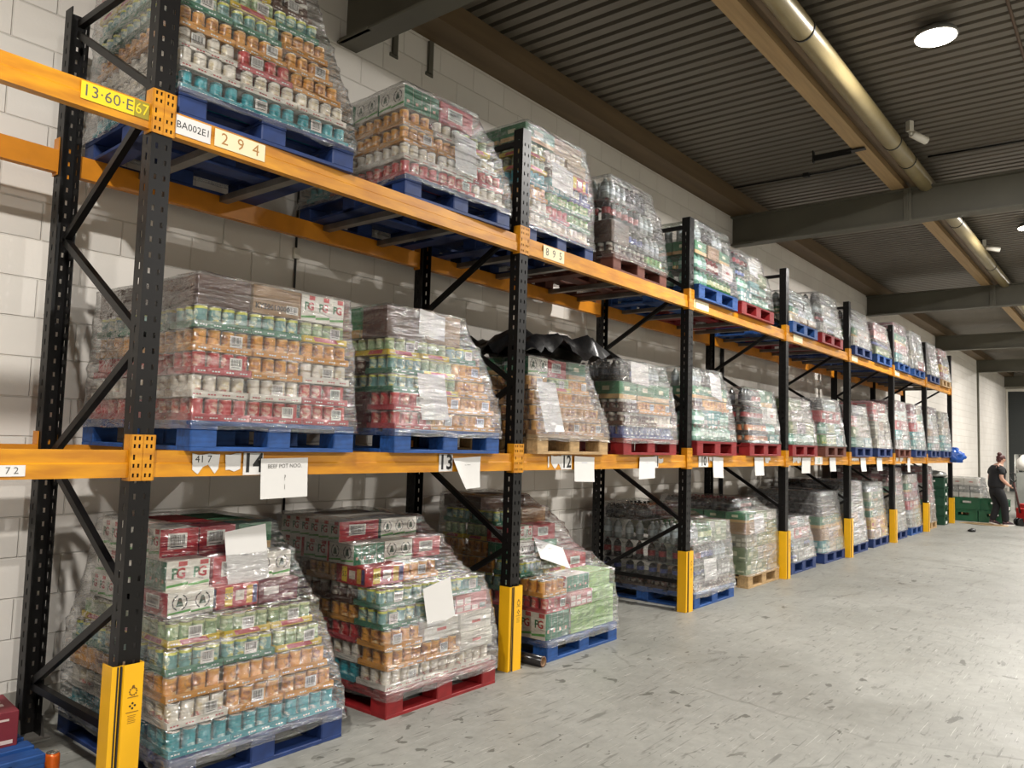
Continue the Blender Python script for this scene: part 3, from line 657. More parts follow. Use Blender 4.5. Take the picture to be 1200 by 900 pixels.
def case_mesh(kind, w_, d, h, near):
    """cartons; the print lies on the faces towards -y and -x"""
    q = MB()
    a, _, opt = kind.partition(':')
    def rect(face, u0, u1, v0, v1, m, off=.0008):
        if face == 'f': P = [(u0, -off, v0), (u1, -off, v0), (u1, -off, v1), (u0, -off, v1)]
        else: P = [(-off, d - u0, v0), (-off, d - u1, v0), (-off, d - u1, v1), (-off, d - u0, v1)]
        q.face(P, m)
    def M_of(face, u, v, off=.0016): return FRONT((u, -off, v)) if face == 'f' else SIDE((-off, d - u, v))
    def tea_fronts(face, L, ring):
        n_ = max(2, round(L / .105)); bw = L / n_
        for i in range(n_):
            u = i * bw
            rect(face, u + .001, u + bw - .001, .002, h - .001, cm('#e7e2d6'))
            if ring:
                q_m = M_of(face, u + bw / 2, h * .58)
                for s in range(10):
                    if s in (2, 7): continue
                    an = s * .628; rr = bw * .34
                    q.face([q_m @ Vector((r_ * math.cos(x_), r_ * math.sin(x_), 0)) for r_, x_ in ((rr * .84, an), (rr, an), (rr, an + .55), (rr * .84, an + .55))], M_INK)
                q.face([q_m @ Vector(p) for p in ((-bw * .16, -bw * .16, 0), (bw * .16, -bw * .16, 0), (bw * .06, bw * .18, 0), (-bw * .06, bw * .18, 0))], cm('#2d4a35'))
            elif near:
                s = min(bw, h) * .62
                q.mesh(text_me('P', s, .0022), M_of(face, u + bw * .36, h * .56), cm(PGG)); q.mesh(text_me('G', s, .0022), M_of(face, u + bw * .64, h * .56), cm(PGR))
                rect(face, u + bw * .52, u + bw * .92, h * .82, h * .985, cm('#c23a3c'), .0012)
            else: rect(face, u + bw * .25, u + bw * .75, h * .4, h * .72, cm(PGG)); rect(face, u + bw * .5, u + bw * .78, h * .42, h * .66, cm(PGR), .0012)
            k_ = .0012
            pp = [(u + .001, h * .1), (u + bw - .001, h * .16), (u + bw - .001, h * .26), (u + .001, h * .18)]
            q.face([M_of(face, x_, z_, k_) @ Vector((0, 0, 0)) for x_, z_ in pp], cm('#5aa34a'))
    def red_side(face, L):
        rect(face, 0.001, L - .001, .001, h - .001, cm('#b42a34'))
        barcode(q, M_of(face, L * .45, h * .55, .0012), min(.14, L * .5), min(.085, h * .55), int(L * 100))
        for i in range(3): rect(face, L * (.08 + .3 * i), L * (.2 + .3 * i), h * .06, h * .11, cm('#e5c9c0'))
    def green_side(face, L):
        n_ = max(3, round(L / .07))
        for i in range(n_): rect(face, i * L / n_ + .001, (i + 1) * L / n_ - .001, .001, h - .001, cm('#1d7350')); rect(face, (i + .3) * L / n_, (i + .6) * L / n_, h * .25, h * .38, cm('#e3b7a8'), .0012)
    if a in ('pgf', 'pgl', 'rgf', 'rgl'):                       # tea: boxes look to the front (f) or to the left (l)
        q.box((0, 0, 0), (w_, d, h), cm('#ddd6c8'), fm={'+x': cm('#b42a34') if opt == 'r' else cm('#1d7350')})
        ring = a[0] == 'r'
        if a[2] == 'f': tea_fronts('f', w_, ring); (red_side if opt == 'r' else green_side)('s', d)
        else: tea_fronts('s', d, ring); (red_side if opt == 'r' else green_side)('f', w_)
    elif a == 'red': q.box((0, 0, 0), (w_, d, h), cm('#b42a34')); red_side('f', w_); red_side('s', d)
    elif a == 'lime':
        q.box((0, 0, 0), (w_, d, h), cm('#86b457'))
        n_ = max(4, round(w_ / .055))
        for i in range(n_): rect('f', i * w_ / n_ + .002, (i + 1) * w_ / n_ - .002, .002, h - .002, cm('#8fbd60' if i % 2 else '#84b256'))
        tea_fronts('s', d, False)
    elif a == 'gravy':
        q.box((0, 0, 0), (w_, d, h), cm('#b3272b'))
        for face, L in (('f', w_), ('s', d)):
            rect(face, L * .2, L * .38, h * .1, h * .92, cm('#e8c52e'))
            if near: q.mesh(text_me('55', h * .4), M_of(face, L * .29, h * .5), M_INK)
            rect(face, L * .45, L * .66, h * .3, h * .75, cm('#e4d5c2')); rect(face, L * .72, L * .86, h * .12, h * .9, cm('#dfae2f')); rect(face, L * .88, L * .98, h * .1, h * .9, cm('#33346b'))
    else:
        base = {'brown': '#9a7a54', 'dark': '#50362a', 'maroon': '#6d2530', 'white': '#d9d4c8', 'green': '#3f7d55', 'drab': '#8f8a76', 'pink': '#c07a7a', 'black': '#1d1c1c', 'grey': '#8a8a84', 'yellow': '#d8ab2e', 'olive': '#7d8f63', 'teal': '#4e9a98'}[a]
        q.box((0, 0, 0), (w_, d, h), cm(base))
        lo = {'brown': '#7d6040', 'dark': '#3c2422', 'maroon': '#e0d2cc', 'white': '#b9483f', 'green': '#c9a36a', 'drab': '#c9c4ae', 'pink': '#e8dcd4', 'black': '#3a3a3a', 'grey': '#d6d6d0', 'yellow': '#b3272b', 'olive': '#d8d9b4', 'teal': '#d8ece6'}[a]
        for face, L in (('f', w_), ('s', d)):
            if a in ('brown', 'dark'):
                rect(face, .002, L - .002, h * .485, h * .5, cm(lo))
                if near and opt == 'ky' and face == 'f': q.mesh(text_me('KY50610000', h * .27, .0012), M_of(face, L * .4, h * .27), M_INK); barcode(q, M_of(face, L * .82, h * .28, .0012), .075, .045, 5)
                elif near: rect(face, L * .15, L * .5, h * .2, h * .3, cm(lo))
            elif a == 'green': rect(face, .002, L - .002, .002, h * .28, cm(lo)); rect(face, L * .3, L * .6, h * .5, h * .75, cm('#d8d9b4'))
            elif a == 'white': rect(face, L * .2, L * .8, h * .35, h * .6, cm('#c9c2b4')); rect(face, L * .36, L * .64, h * .4, h * .56, cm(lo), .0012)
            elif a in ('grey', 'teal', 'drab', 'pink'):
                nb = max(3, round(L / .07)); rr = random.Random(int(L * 1000) + len(a))
                for i in range(nb):
                    u0 = L * (i + .1) / nb; u1 = L * (i + .9) / nb; rect(face, u0, u1, h * rr.uniform(.06, .12), h * rr.uniform(.3, .4), cm(lo if rr.random() < .6 else '#6a6f6a')); rect(face, u0, u1, h * rr.uniform(.45, .5), h * rr.uniform(.62, .9), cm(base if rr.random() < .5 else lo), .0010)
                if rr.random() < .5: rect(face, 0.002, L - .002, h * .44, h * .5, cm('#5b5f5c'), .0014)
            else:
                rect(face, L * .12, L * .5, h * .35, h * .7, cm(lo)); rect(face, L * .6, L * .9, h * .2, h * .3, cm(lo))
    return q.data('carton')
BOT = {  # bottle packs: liquid, label, cap, look
 'cola': ('#1d1210', '#8c1f22', '#7a1a1c', 'dark cola'), 'clear': ('#8f9794', '#b9c4c8', '#e4e4e0', 'clear water'), 'greenb': ('#2f6b3c', '#c9d79a', '#2e8a45', 'green'), 'black': ('#151515', '#3a3c42', '#101010', 'black'),
 'bluel': ('#20222a', '#3b4b8f', '#dad6d2', 'blue-labelled'), 'mint': ('#6aa38f', '#bfe0d2', '#3f8f68', 'pale green'), 'redb': ('#7a2026', '#d9c9bc', '#b9262c', 'red')}
def bottle_mesh(k, h):
    li, la, ca, _ = BOT[k]; a, b_, c = mat('drink_' + k, li, .12, coat=.5), mat('bottle_label_' + k, la, .35), mat('cap_' + k, ca, .4)
    R = .043; q = MB()
    q.lathe([(R * .85, 0), (R, .012), (R, h * .28), (R * .99, h * .3), (R * .99, h * .58), (R, h * .6), (R * .9, h * .74), (R * .35, h * .9), (R * .33, h * .93), (R * .38, h * .935), (R * .38, h * .995), (R * .3, h)], [a, a, a, b_, a, a, a, a, c, c, c], n=12)
    return q.data('bottle')
GROUPS = {}
CACHE = {}
def proto(kind, w_, d, h, vis, near):
    """-> (mesh or None, [(part name, mesh, loc)], name, look, category)"""
    w_, d, h = round(w_, 3), round(d, 3), round(h, 3); key = (kind, w_, d, h, vis, near)
    if key in CACHE: return CACHE[key]
    if kind in CAN:
        nx, ny = max(2, int(w_ / .0665)), max(2, int(d / .0665)); hs = (h - .004) / .109
        sx, sy = w_ / (nx * .0665), d / (ny * .0665)
        tr = tray_mesh(kind, nx, ny, near); parts = []
        spots = [(i, j) for i in range(nx) for j in range(ny) if 'T' in vis or ('F' in vis and j == 0) or ('L' in vis and i == 0)]
        rd = random.Random(sum((i + 3) * ord(ch) for i, ch in enumerate(repr(key))))
        if near:
            parts.append(('cardboard_tray', tr, (0, 0, 0), (sx, sy, 1), 0))
            for i, j in spots: parts.append(('jar' if kind in 'JK' else 'pot' if kind == 'P' else 'can', CANM[kind], ((i + .5) * .0665 * sx, (j + .5) * .0665 * sy, .004), (1, 1, hs), rd.uniform(-1.5, 1.5)))
            if 'F' in vis and rd.random() < .5:
                q = MB(); u = w_ * rd.choice((.3, .5, .7)); barcode(q, FRONT((u, -.0025, .062)), .07, .055, rd.randint(0, 99)); q.face([(u - .035, -.002, .03), (u - .035, -.002, .09), (u + .035, -.002, .09), (u + .035, -.002, .03)], M_BARW)
                parts.append(('barcode_label', q.data('barcode_label'), (0, 0, 0), (1, 1, 1), 0))
            res = (None, parts, 'can_tray', None)
        else:
            q = MB(); q.mesh(tr, Matrix.Diagonal((sx, sy, 1, 1)))
            for i, j in spots:
                q.mesh(CANM[kind], Matrix.Translation(((i + .5) * .0665 * sx, (j + .5) * .0665 * sy, .004)) @ Matrix.Rotation(rd.uniform(-.6, .6), 4, 'Z') @ Matrix.Diagonal((1, 1, hs, 1)))
            res = (q.data('can_tray'), [], 'can_tray', None)
    elif kind in BOT:
        nx, ny = max(2, int(w_ / .088)), max(2, int(d / .088)); sx, sy = w_ / nx, d / ny; bm = bottle_mesh(kind, .3); s = (1, 1, (h - .002) / .3)
        spots = [(i, j) for i in range(nx) for j in range(ny) if 'T' in vis or ('F' in vis and j == 0) or ('L' in vis and i == 0)]
        if near:
            q = MB(); q.box((0, 0, 0), (w_, d, .004), cm('#8a8a84'))
            res = (None, [('base_sheet', q.data('base_sheet'), (0, 0, 0), (1, 1, 1), 0)] + [('bottle', bm, ((i + .5) * sx, (j + .5) * sy, .004), s, 0) for i, j in spots], 'bottle_pack', None)
        else:
            q = MB(); q.box((0, 0, 0), (w_, d, .004), cm('#8a8a84'))
            for i, j in spots: q.mesh(bm, Matrix.Translation(((i + .5) * sx, (j + .5) * sy, .003)) @ Matrix.Diagonal(s + (1,)))
            res = (q.data('bottle_pack'), [], 'bottle_pack', None)
    else:
        nm = 'tea_case' if kind[:2] in ('pg', 'rg') else 'shrink_pack' if kind in ('grey', 'teal', 'drab', 'pink') else 'carton'
        res = (case_mesh(kind, w_, d, h, near), [], nm, None)
    CACHE[key] = res; return res
LOOK = {'pgf': 'white tea case', 'pgl': 'white tea case', 'rgf': 'ring-print tea case', 'rgl': 'ring-print tea case', 'red': 'red case', 'lime': 'lime green carton', 'gravy': 'red and yellow carton', 'brown': 'brown carton', 'dark': 'dark brown carton', 'maroon': 'maroon carton', 'white': 'white carton', 'green': 'green carton', 'drab': 'drab shrink pack', 'pink': 'pink shrink pack', 'black': 'black carton', 'grey': 'grey shrink pack', 'yellow': 'yellow carton', 'olive': 'olive green carton', 'teal': 'pale teal shrink pack'}
def look(kind):
    if kind in CAN: return CAN[kind][2] + ' tray'
    if kind in BOT: return BOT[kind][3] + ' bottle pack'
    return LOOK[kind.split(':')[0]]
KINDN = {'can_tray': ('tray of cans', 'can trays'), 'bottle_pack': ('bottle pack', 'bottle packs'), 'tea_case': ('tea case', 'tea cases'), 'carton': ('carton', 'cartons'), 'shrink_pack': ('shrink pack', 'shrink-wrapped packs')}
def place(kind, M, w_, d, h, vis, near, lab, nick):
    me, parts, nm, _ = proto(kind, w_, d, h, vis, near)
    cat, pl = KINDN[nm]
    if me is not None: o = mesh_obj(nm, me)
    else:
        o = bpy.data.objects.new(nm, None); COL.objects.link(o); o.empty_display_size = .05
        for pn, pm, loc, s, rz in parts:
            c = mesh_obj(pn, pm, o, loc); c.scale = s; c.rotation_euler = (0, 0, rz)
    o.matrix_world = M; tag(o, lab, cat, '%s on the %s' % (pl, nick))
    return o

# ------------------------------------------------------------------ stretch wrap
def wrap_mat(name, haze, crease_glint, seed, tint=(1, 1, 1)):
    m = bpy.data.materials.new(name); m.use_nodes = True; nt = m.node_tree; nt.nodes.clear(); N = nt.nodes.new; L = nt.links.new
    out = N('ShaderNodeOutputMaterial'); tc = N('ShaderNodeTexCoord')
    def nz(rot, st, scale, det, dist=.0):
        mp = N('ShaderNodeMapping'); mp.inputs['Rotation'].default_value = rot; mp.inputs['Scale'].default_value = st; mp.inputs['Location'].default_value = (seed * 1.7, seed * .9, seed * .4); L(tc.outputs['Object'], mp.inputs[0])
        n_ = N('ShaderNodeTexNoise'); n_.inputs['Scale'].default_value = scale; n_.inputs['Detail'].default_value = det; n_.inputs['Distortion'].default_value = dist; L(mp.outputs[0], n_.inputs['Vector']); return n_.outputs['Fac']
    a = nz((.25, .45, 0), (.35, .35, 3.6), 5.0, 4, .5); b_ = nz((-.2, -.6, .2), (.5, .5, 3.0), 7.0, 3, .9); c = nz((0, .2, 0), (1, 1, 1.6), 16.0, 3, .8)
    def mth(op, x, y):
        n_ = N('ShaderNodeMath'); n_.operation = op
        for i, v in ((0, x), (1, y)):
            if isinstance(v, (int, float)): n_.inputs[i].default_value = v
            else: L(v, n_.inputs[i])
        return n_.outputs[0]
    h = mth('ADD', mth('ADD', mth('MULTIPLY', a, 1.0), mth('MULTIPLY', b_, .7)), mth('MULTIPLY', c, .22))
    bp = N('ShaderNodeBump'); bp.inputs['Strength'].default_value = 1.0; bp.inputs['Distance'].default_value = .055; L(h, bp.inputs['Height'])
    rp = N('ShaderNodeValToRGB'); rp.color_ramp.elements[0].position = .6; rp.color_ramp.elements[1].position = .7; L(a, rp.inputs[0])
    hz = mth('ADD', mth('MULTIPLY', rp.outputs[0], crease_glint), haze)  # film haze plus whitened creases, pale streaks painted in to stand for glints
    tr = N('ShaderNodeBsdfTransparent'); tr.inputs[0].default_value = (.97 * tint[0], .97 * tint[1], .97 * tint[2], 1)
    df = N('ShaderNodeBsdfDiffuse'); df.inputs[0].default_value = (.8, .79, .77, 1); L(bp.outputs[0], df.inputs['Normal'])
    tl = N('ShaderNodeBsdfTranslucent'); tl.inputs[0].default_value = (.8, .79, .77, 1)
    m0 = N('ShaderNodeMixShader'); m0.inputs[0].default_value = .35; L(df.outputs[0], m0.inputs[1]); L(tl.outputs[0], m0.inputs[2])
    m1 = N('ShaderNodeMixShader'); L(hz, m1.inputs[0]); L(tr.outputs[0], m1.inputs[1]); L(m0.outputs[0], m1.inputs[2])
    gl = N('ShaderNodeBsdfGlossy'); gl.inputs['Roughness'].default_value = .17; gl.inputs[0].default_value = (1, 1, 1, 1); L(bp.outputs[0], gl.inputs['Normal'])
    fr = N('ShaderNodeFresnel'); fr.inputs['IOR'].default_value = 1.5; L(bp.outputs[0], fr.inputs['Normal'])
    fc = mth('MINIMUM', mth('MULTIPLY', fr.outputs[0], 2.7), .6)
    m2 = N('ShaderNodeMixShader'); L(fc, m2.inputs[0]); L(m1.outputs[0], m2.inputs[1]); L(gl.outputs[0], m2.inputs[2])
    L(m2.outputs[0], out.inputs[0]); return m
WRAPS = [wrap_mat('stretch_wrap_film_a', .02, .22, 1), wrap_mat('stretch_wrap_film_b', .03, .28, 2), wrap_mat('stretch_wrap_film_c', .04, .32, 3), wrap_mat('stretch_wrap_film_d', .16, .3, 4)]
M_BFILM = mat('black_film', '#0c0c0d', .35, bump=.8, scale=9)
def envelope(layers):
    """layers: list of (z0, z1, x0, x1, y0, y1) -> function z -> loosely convex extents"""
    pts = []
    for L_ in layers: pts += [(L_[0],) + L_[2:], (L_[1],) + L_[2:]]
    def at(z):
        res = []
        for i, s in ((1, -1), (2, 1), (3, -1), (4, 1)):
            own = max([s * p[i] for l_, p in zip([l for l in layers for _ in (0, 1)], pts) if l_[0] - .012 <= z <= l_[1] + .012] or [-9])
            hull = own
            for p in pts:
                for r_ in pts:
                    if p[0] <= z <= r_[0] and r_[0] > p[0]:
                        t_ = (z - p[0]) / (r_[0] - p[0]); hull = max(hull, s * (p[i] * (1 - t_) + r_[i] * t_))
            if own < -8: own = hull
            res.append((own, own * .5 + hull * .5))
        return res
    zlo, zhi = layers[0][0], layers[-1][1]
    def smooth(z):
        acc = [at(min(max(z + dz, zlo), zhi)) for dz in (-.07, -.035, 0, .035, .07)]
        return [s * max(acc[2][i][0] + .002, sum(a_[i][1] for a_ in acc) / 5) for i, s in enumerate((-1, 1, -1, 1))]
    return smooth
def wrap_obj(lab, at, zb, zt, M, mat_, seed, top_in=.22, off=.012, grp='clear wraps round the pallet loads', amp=.009, nz_=26, nu=72):
    q = MB(); rings = []
    def ring(z, ins, lift=0.0, k=1.0):
        x0, x1, y0, y1 = at(max(min(z, zt), zb)); x0 -= off - ins; x1 += off - ins; y0 -= off - ins; y1 += off - ins
        w_, d = x1 - x0, y1 - y0; per = 2 * (w_ + d); out = []
        for i in range(nu):
            s = per * i / nu
            if s < w_: x, y, nx, ny = x0 + s, y0, 0, -1
            elif s < w_ + d: x, y, nx, ny = x1, y0 + s - w_, 1, 0
            elif s < 2 * w_ + d: x, y, nx, ny = x1 - (s - w_ - d), y1, 0, 1
            else: x, y, nx, ny = x0, y1 - (s - 2 * w_ - d), -1, 0
            hx = x - y
            nv = 1 - 2.2 * abs(noise.noise(Vector((hx * 2.2 + seed, seed, z * 9 + hx * 3)))) + .7 * (1 - 2 * abs(noise.noise(Vector((hx * 4 + seed, 3.1, z * 15 - hx * 7))))) + .35 * noise.noise(Vector((x * 14, y * 14 + seed, z * 26)))
            dd = amp * k * max(nv, -.1)
            out.append((x + nx * dd, y + ny * dd, z + lift + (.012 * noise.noise(Vector((x * 5, y * 5, seed))) if lift or z <= zb + .001 else 0)))
        return out
    for j in range(nz_ + 1): rings.append(ring(zb + (zt - zb) * j / nz_, 0))
    for j in range(1, 4): rings.append(ring(zt, top_in * j / 3, .012 + .006 * (j % 2), 1.5))
    q.loft(rings, mat_, smooth=True)
    o = q.build('stretch_wrap'); o.matrix_world = M; tag(o, lab, 'plastic wrap', grp); return o

# ------------------------------------------------------------------ loads
def posname(i, j, nx):
    if j == 0: return 'front' if nx == 1 else (['front left corner', 'front right corner'] if nx == 2 else ['front left corner', 'front middle', 'front right corner'] if nx == 3 else ['front left corner', 'front second', 'front third', 'front right corner'])[i]
    col = '' if nx == 1 else (['left', 'right'] if nx == 2 else ['left', 'middle', 'right'] if nx == 3 else ['left', 'second', 'third', 'right'])[i]
    return '%s %s' % (col, ['front', 'second row', 'third row', 'fourth row', 'fifth row'][j])
COUNT = {}
def load(nick, x, y, z, color, layers, pw=1.0, rot=0.0, near=True, wrap=1, paper=None, plab=None, wrap_zt=None, top_in=.22, seed=0, back=True, depth=1.2):
    """layers: dicts with h, items (front row left to right), L (kinds down the left side), f/l/r/b insets"""
    rd = random.Random(seed * 31 + 5)
    M = Matrix.Translation((x, y, z)) @ Matrix.Rotation(rot, 4, 'Z')
    if color: pallet(plab or '%s %s' % ({'blue': 'blue', 'navy': 'dark blue', 'red': 'red', 'wood': 'bare wood', 'brown': 'brown'}[color], nick), color, M, pw)
    zz = .149; boxes = []
    rects = []
    for l in layers: rects.append((l.get('l', .01), pw - l.get('r', .01), l.get('f', .02), depth - l.get('b', .05)))
    for li, l in enumerate(layers):
        x0, x1, y0, y1 = rects[li]; nx = len(l['items']); ny = l.get('ny', max(1, round((y1 - y0) / .29))); h = l['h']
        cw, cd = (x1 - x0) / nx, (y1 - y0) / ny
        nxt = rects[li + 1] if li + 1 < len(layers) else None
        for i in range(nx):
            for j in range(ny):
                cx0, cy0 = x0 + i * cw, y0 + j * cd
                cov = nxt and nxt[0] <= cx0 + .07 and nxt[1] >= cx0 + cw - .07 and nxt[2] <= cy0 + .07 and nxt[3] >= cy0 + cd - .07
                vis = ('F' if j == 0 else '') + ('L' if i == 0 else '') + ('' if cov or z > 1 and nxt is None and near is False else 'T' if not cov else '')
                if z > 3 and nxt is None: vis = vis.replace('T', '') if j else vis
                if not vis: continue
                kind = l['items'][i]
                if 'L' in l and i == 0: kind = l['L'][min(j, len(l['L']) - 1)]
                if j and 'B' in l: kind = l['B'][min(j - 1, len(l['B']) - 1)]
                if kind == '-': continue
                g = .007; hh = h
                Mp = M @ Matrix.Translation((cx0 + cw / 2, cy0 + cd / 2, zz)) @ Matrix.Rotation(rd.uniform(-.022, .022), 4, 'Z') @ Matrix.Translation((-cw / 2 + g + rd.uniform(-.004, .004), -cd / 2 + g + rd.uniform(-.004, .012), 0))
                lab = '%s, %s, %s, %s' % (look(kind), posname(i, j, nx), 'top layer' if nxt is None else 'bottom layer' if li == 0 else ORD[li] + ' layer up', nick)
                o = place(kind, Mp, cw - 2 * g, cd - 2 * g - .006, hh - .001, vis, near, lab, nick)
                COUNT[o.name.split('.')[0]] = COUNT.get(o.name.split('.')[0], 0) + 1
        boxes.append((zz, zz + h, x0, x1, y0, y1)); zz += h
    at = envelope([(.10, .149, 0, pw, 0, depth)] + boxes)
    if wrap:
        wrap_obj('clear stretch wrap round the load of the %s' % nick, at, .105 if near else .152, (wrap_zt or zz) + .004, M, WRAPS[wrap - 1], seed + 1.3, top_in, nz_=64 if near else 18, nu=170 if near else 60)
    for pp in paper or []:
        u, zc, w_, h_, tl = pp[:5]
        z_t = zc + h_ / 2; z_b = zc - h_ / 2; z_t = min(z_t, zz - .003); z_b = max(z_b, .11); yt, yb = (at(z_t)[2] - .005, at(z_b)[2] - .005) if len(pp) < 6 else (pp[5], pp[5])
        Mn = M @ Matrix.Translation((u, yt, z_t)) @ Matrix.Rotation(math.atan2(yb - yt, h_), 4, 'X') @ Matrix.Rotation(tl, 4, 'Y')
        note('paper_sheet', 'white paper sheet on the wrapped front of the %s' % nick, 0, 0, w_, h_, bend=.006, M=Mn, grp='paper sheets on the wrapped loads')
    return M, at, zz
def C(items, **k): k.setdefault('h', .116); return dict(items=items, **k)
YS = -.09                                                      # shelf pallets overhang the front beam a little
# ---- bay one
load('near top pallet of bay one', .085, -.02, ZU, 'navy', [
    C(['T', 'T', 'T'], L=['T']), C(['W', 'W', 'W'], l=.0, r=.03, f=.03), C(['W', 'R', 'O'], l=.01, r=.06, f=.05), C(['O', 'O', 'O'], r=.1, f=.07),
    C(['G', 'G', 'O'], r=.14, f=.09), C(['G', 'Y', 'G'], r=.19, f=.11), C(['Y', 'Y', 'J'], r=.23, f=.13), C(['red', 'pgf:r', 'J'], h=.15, r=.26, f=.15)], pw=1.05, rot=-.05, wrap=1, seed=1)
load('far top pallet of bay one', 1.6, -.02, ZU, 'navy', [
    C(['W', 'R', 'W'], L=['R', 'R', 'R', 'T']), C(['W', 'W', 'R'], f=.03, r=.03), C(['O', 'O', 'W'], L=['O'], f=.05, r=.08), C(['O', 'W', 'Y'], L=['O'], f=.06, r=.16),
    C(['rgl:g', 'red'], h=.15, f=.06, r=.34)], rot=-.05, wrap=3, paper=[(.56, .43, .21, .28, .05)], seed=2)
load('near middle pallet of bay one', .21, YS, ZL, 'blue', [
    C(['R', 'R', 'R']), C(['W', 'W', 'R'], f=.03), C(['R', 'O', 'W'], f=.03), C(['O', 'O', 'O'], f=.04, l=.02), C(['G', 'G', 'Y'], f=.05, l=.02, r=.03), C(['dark', 'brown:ky', 'pgf:r'], h=.15, f=.06, l=.03, r=.05)], pw=1.0, wrap=2, seed=3)
load('far middle pallet of bay one', 1.53, YS, ZL, 'blue', [
    C(['R', 'O', 'O'], L=['R', 'maroon']), C(['R', 'O', 'O'], f=.02, r=.03, L=['R', 'maroon']), C(['G', 'Y', 'O'], f=.05, r=.07), C(['G', 'Y', 'O'], f=.07, r=.11, L=['G', 'J']), C(['Y', 'Y', 'G'], f=.09, r=.16),
    C(['dark', 'brown'], h=.2, f=.12, r=.3, L=['dark', 'green'])], wrap=3, paper=[(.4, .87, .24, .17, .12), (.34, .36, .25, .3, -.03)], seed=4)
load('near floor pallet of bay one', .15, -.17, 0, 'navy', [
    C(['T', 'T', 'T'], L=['T'], f=.02), C(['W', 'O', 'O'], f=.05, r=.02), C(['O', 'O', 'O'], f=.08, r=.05), C(['G', 'G', 'Y'], f=.11, r=.07, l=.02), C(['Y', 'Y', 'Y'], f=.16, r=.1, l=.06),
    C(['rgf:r', 'gravy', 'maroon'], h=.12, f=.28, r=.12, l=.1, L=['rgf:r', 'pgl:r']), C(['pgf:g', 'red', 'rgf:g'], h=.145, f=.34, r=.14, l=.12, L=['pgf:g', 'pgl:r']), C(['pgl:r', 'red', 'green'], h=.15, f=.48, r=.18, l=.14)],
    wrap=1, paper=[(.54, 1.06, .25, .3, -.12, .325)], seed=5, top_in=.1)
load('far floor pallet of bay one', 1.48, -.16, 0, 'red', [
    C(['W', 'W', 'W'], L=['W', 'T']), C(['O', 'O', 'white'], L=['O', 'W'], f=.02), C(['O', 'white', 'white'], L=['O', 'R'], f=.04, l=.01, r=.01), C(['G', 'G', 'pink'], L=['G', 'O'], f=.07, r=.03), C(['G', 'G', 'G'], L=['G', 'J'], f=.1, r=.06),
    C(['O', 'O'], L=['gravy', 'P', 'J'], f=.24, r=.33), C(['pgf:g', 'rgf:g', 'red'], h=.13, L=['rgl:g', 'pgl:r', 'pgl:r'], f=.36, r=.2), C(['pgl:r', 'rgf:g'], h=.13, f=.5, r=.3, L=['pgl:r'])],
    wrap=2, paper=[(.42, .61, .25, .26, -.2, .03)], seed=6, top_in=.1)
# ---- bay two
load('near top pallet of bay two', 2.93, .03, ZU, 'navy', [
    C(['W', 'W', 'W']), C(['W', 'R', 'L'], L=['W', 'O']), C(['O', 'L', 'L'], L=['O']), C(['T', 'teal', 'B'], f=.03), C(['Y', 'J', 'gravy'], f=.04, r=.02), C(['Y', 'W', 'brown'], L=['Y', 'J'], f=.05, r=.05), C(['green', 'brown'], h=.13, f=.05, r=.12)], pw=.94, wrap=3, paper=[(.5, .63, .3, .22, .08)], seed=7)
load('far top pallet of bay two', 4.1, -.03, ZU, 'brown', [
    C(['K', 'J', 'L'], L=['J']), C(['redb', 'bluel', 'clear'], h=.2, L=['dark', 'maroon'], f=.02, r=.03), C(['cola', 'cola', 'clear'], h=.21, f=.05, r=.1), C(['clear', 'black'], h=.2, f=.08, r=.22, l=.03)], wrap=2, seed=8, top_in=.1)
load('near middle pallet of bay two', 2.98, YS, ZL, 'wood', [
    C(['P', 'P', 'P'], L=['P', 'O', 'maroon']), C(['P', 'P', 'P'], f=.04, r=.05), C(['P', 'O', 'P'], f=.07, r=.1), C(['P', 'Y', 'O'], f=.1, r=.14), C(['rgf:g', 'red', 'green'], h=.14, f=.12, r=.18, L=['rgf:g', 'green', 'red'])], wrap=2, paper=[(.2, .36, .25, .4, -.02)], seed=9)
load('far middle pallet of bay two', 4.24, YS, ZL, 'red', [
    C(['B', 'B', 'B']), C(['J', 'J', 'W'], f=.02), C(['J', 'O', 'O'], f=.03, r=.02), C(['green', 'green', 'green'], h=.16, f=.05, r=.05, L=['green', 'dark']), C(['black', 'bluel', 'clear'], h=.19, f=.08, r=.14)], wrap=3, paper=[(.38, .83, .32, .2, .05)], seed=10)
load('near floor pallet of bay two', 3.12, -.13, 0, 'blue', [
    C(['pgl:g', 'lime', 'lime'], h=.2, L=['pgl:g', 'dark', 'maroon'], f=.02), C(['R', 'pink', 'lime'], h=.116, f=.03, L=['R', 'R']), C(['O', 'pgl:g', 'lime'], h=.125, f=.06, L=['O', 'G']), C(['Y', 'Y', 'red'], f=.28, r=.06, L=['G', 'O']),
    C(['rgf:g', 'green'], h=.13, f=.38, r=.36, L=['rgf:g', 'O']), C(['pgf:r', 'red'], h=.13, f=.4, r=.36, L=['pgf:r', 'Y']), C(['G', 'brown'], h=.12, f=.55, r=.3), C(['dark', 'dark'], h=.1, f=.7, r=.42)],
    pw=1.0, wrap=1, paper=[(.42, .7, .3, .24, .5)], seed=11, top_in=.06)
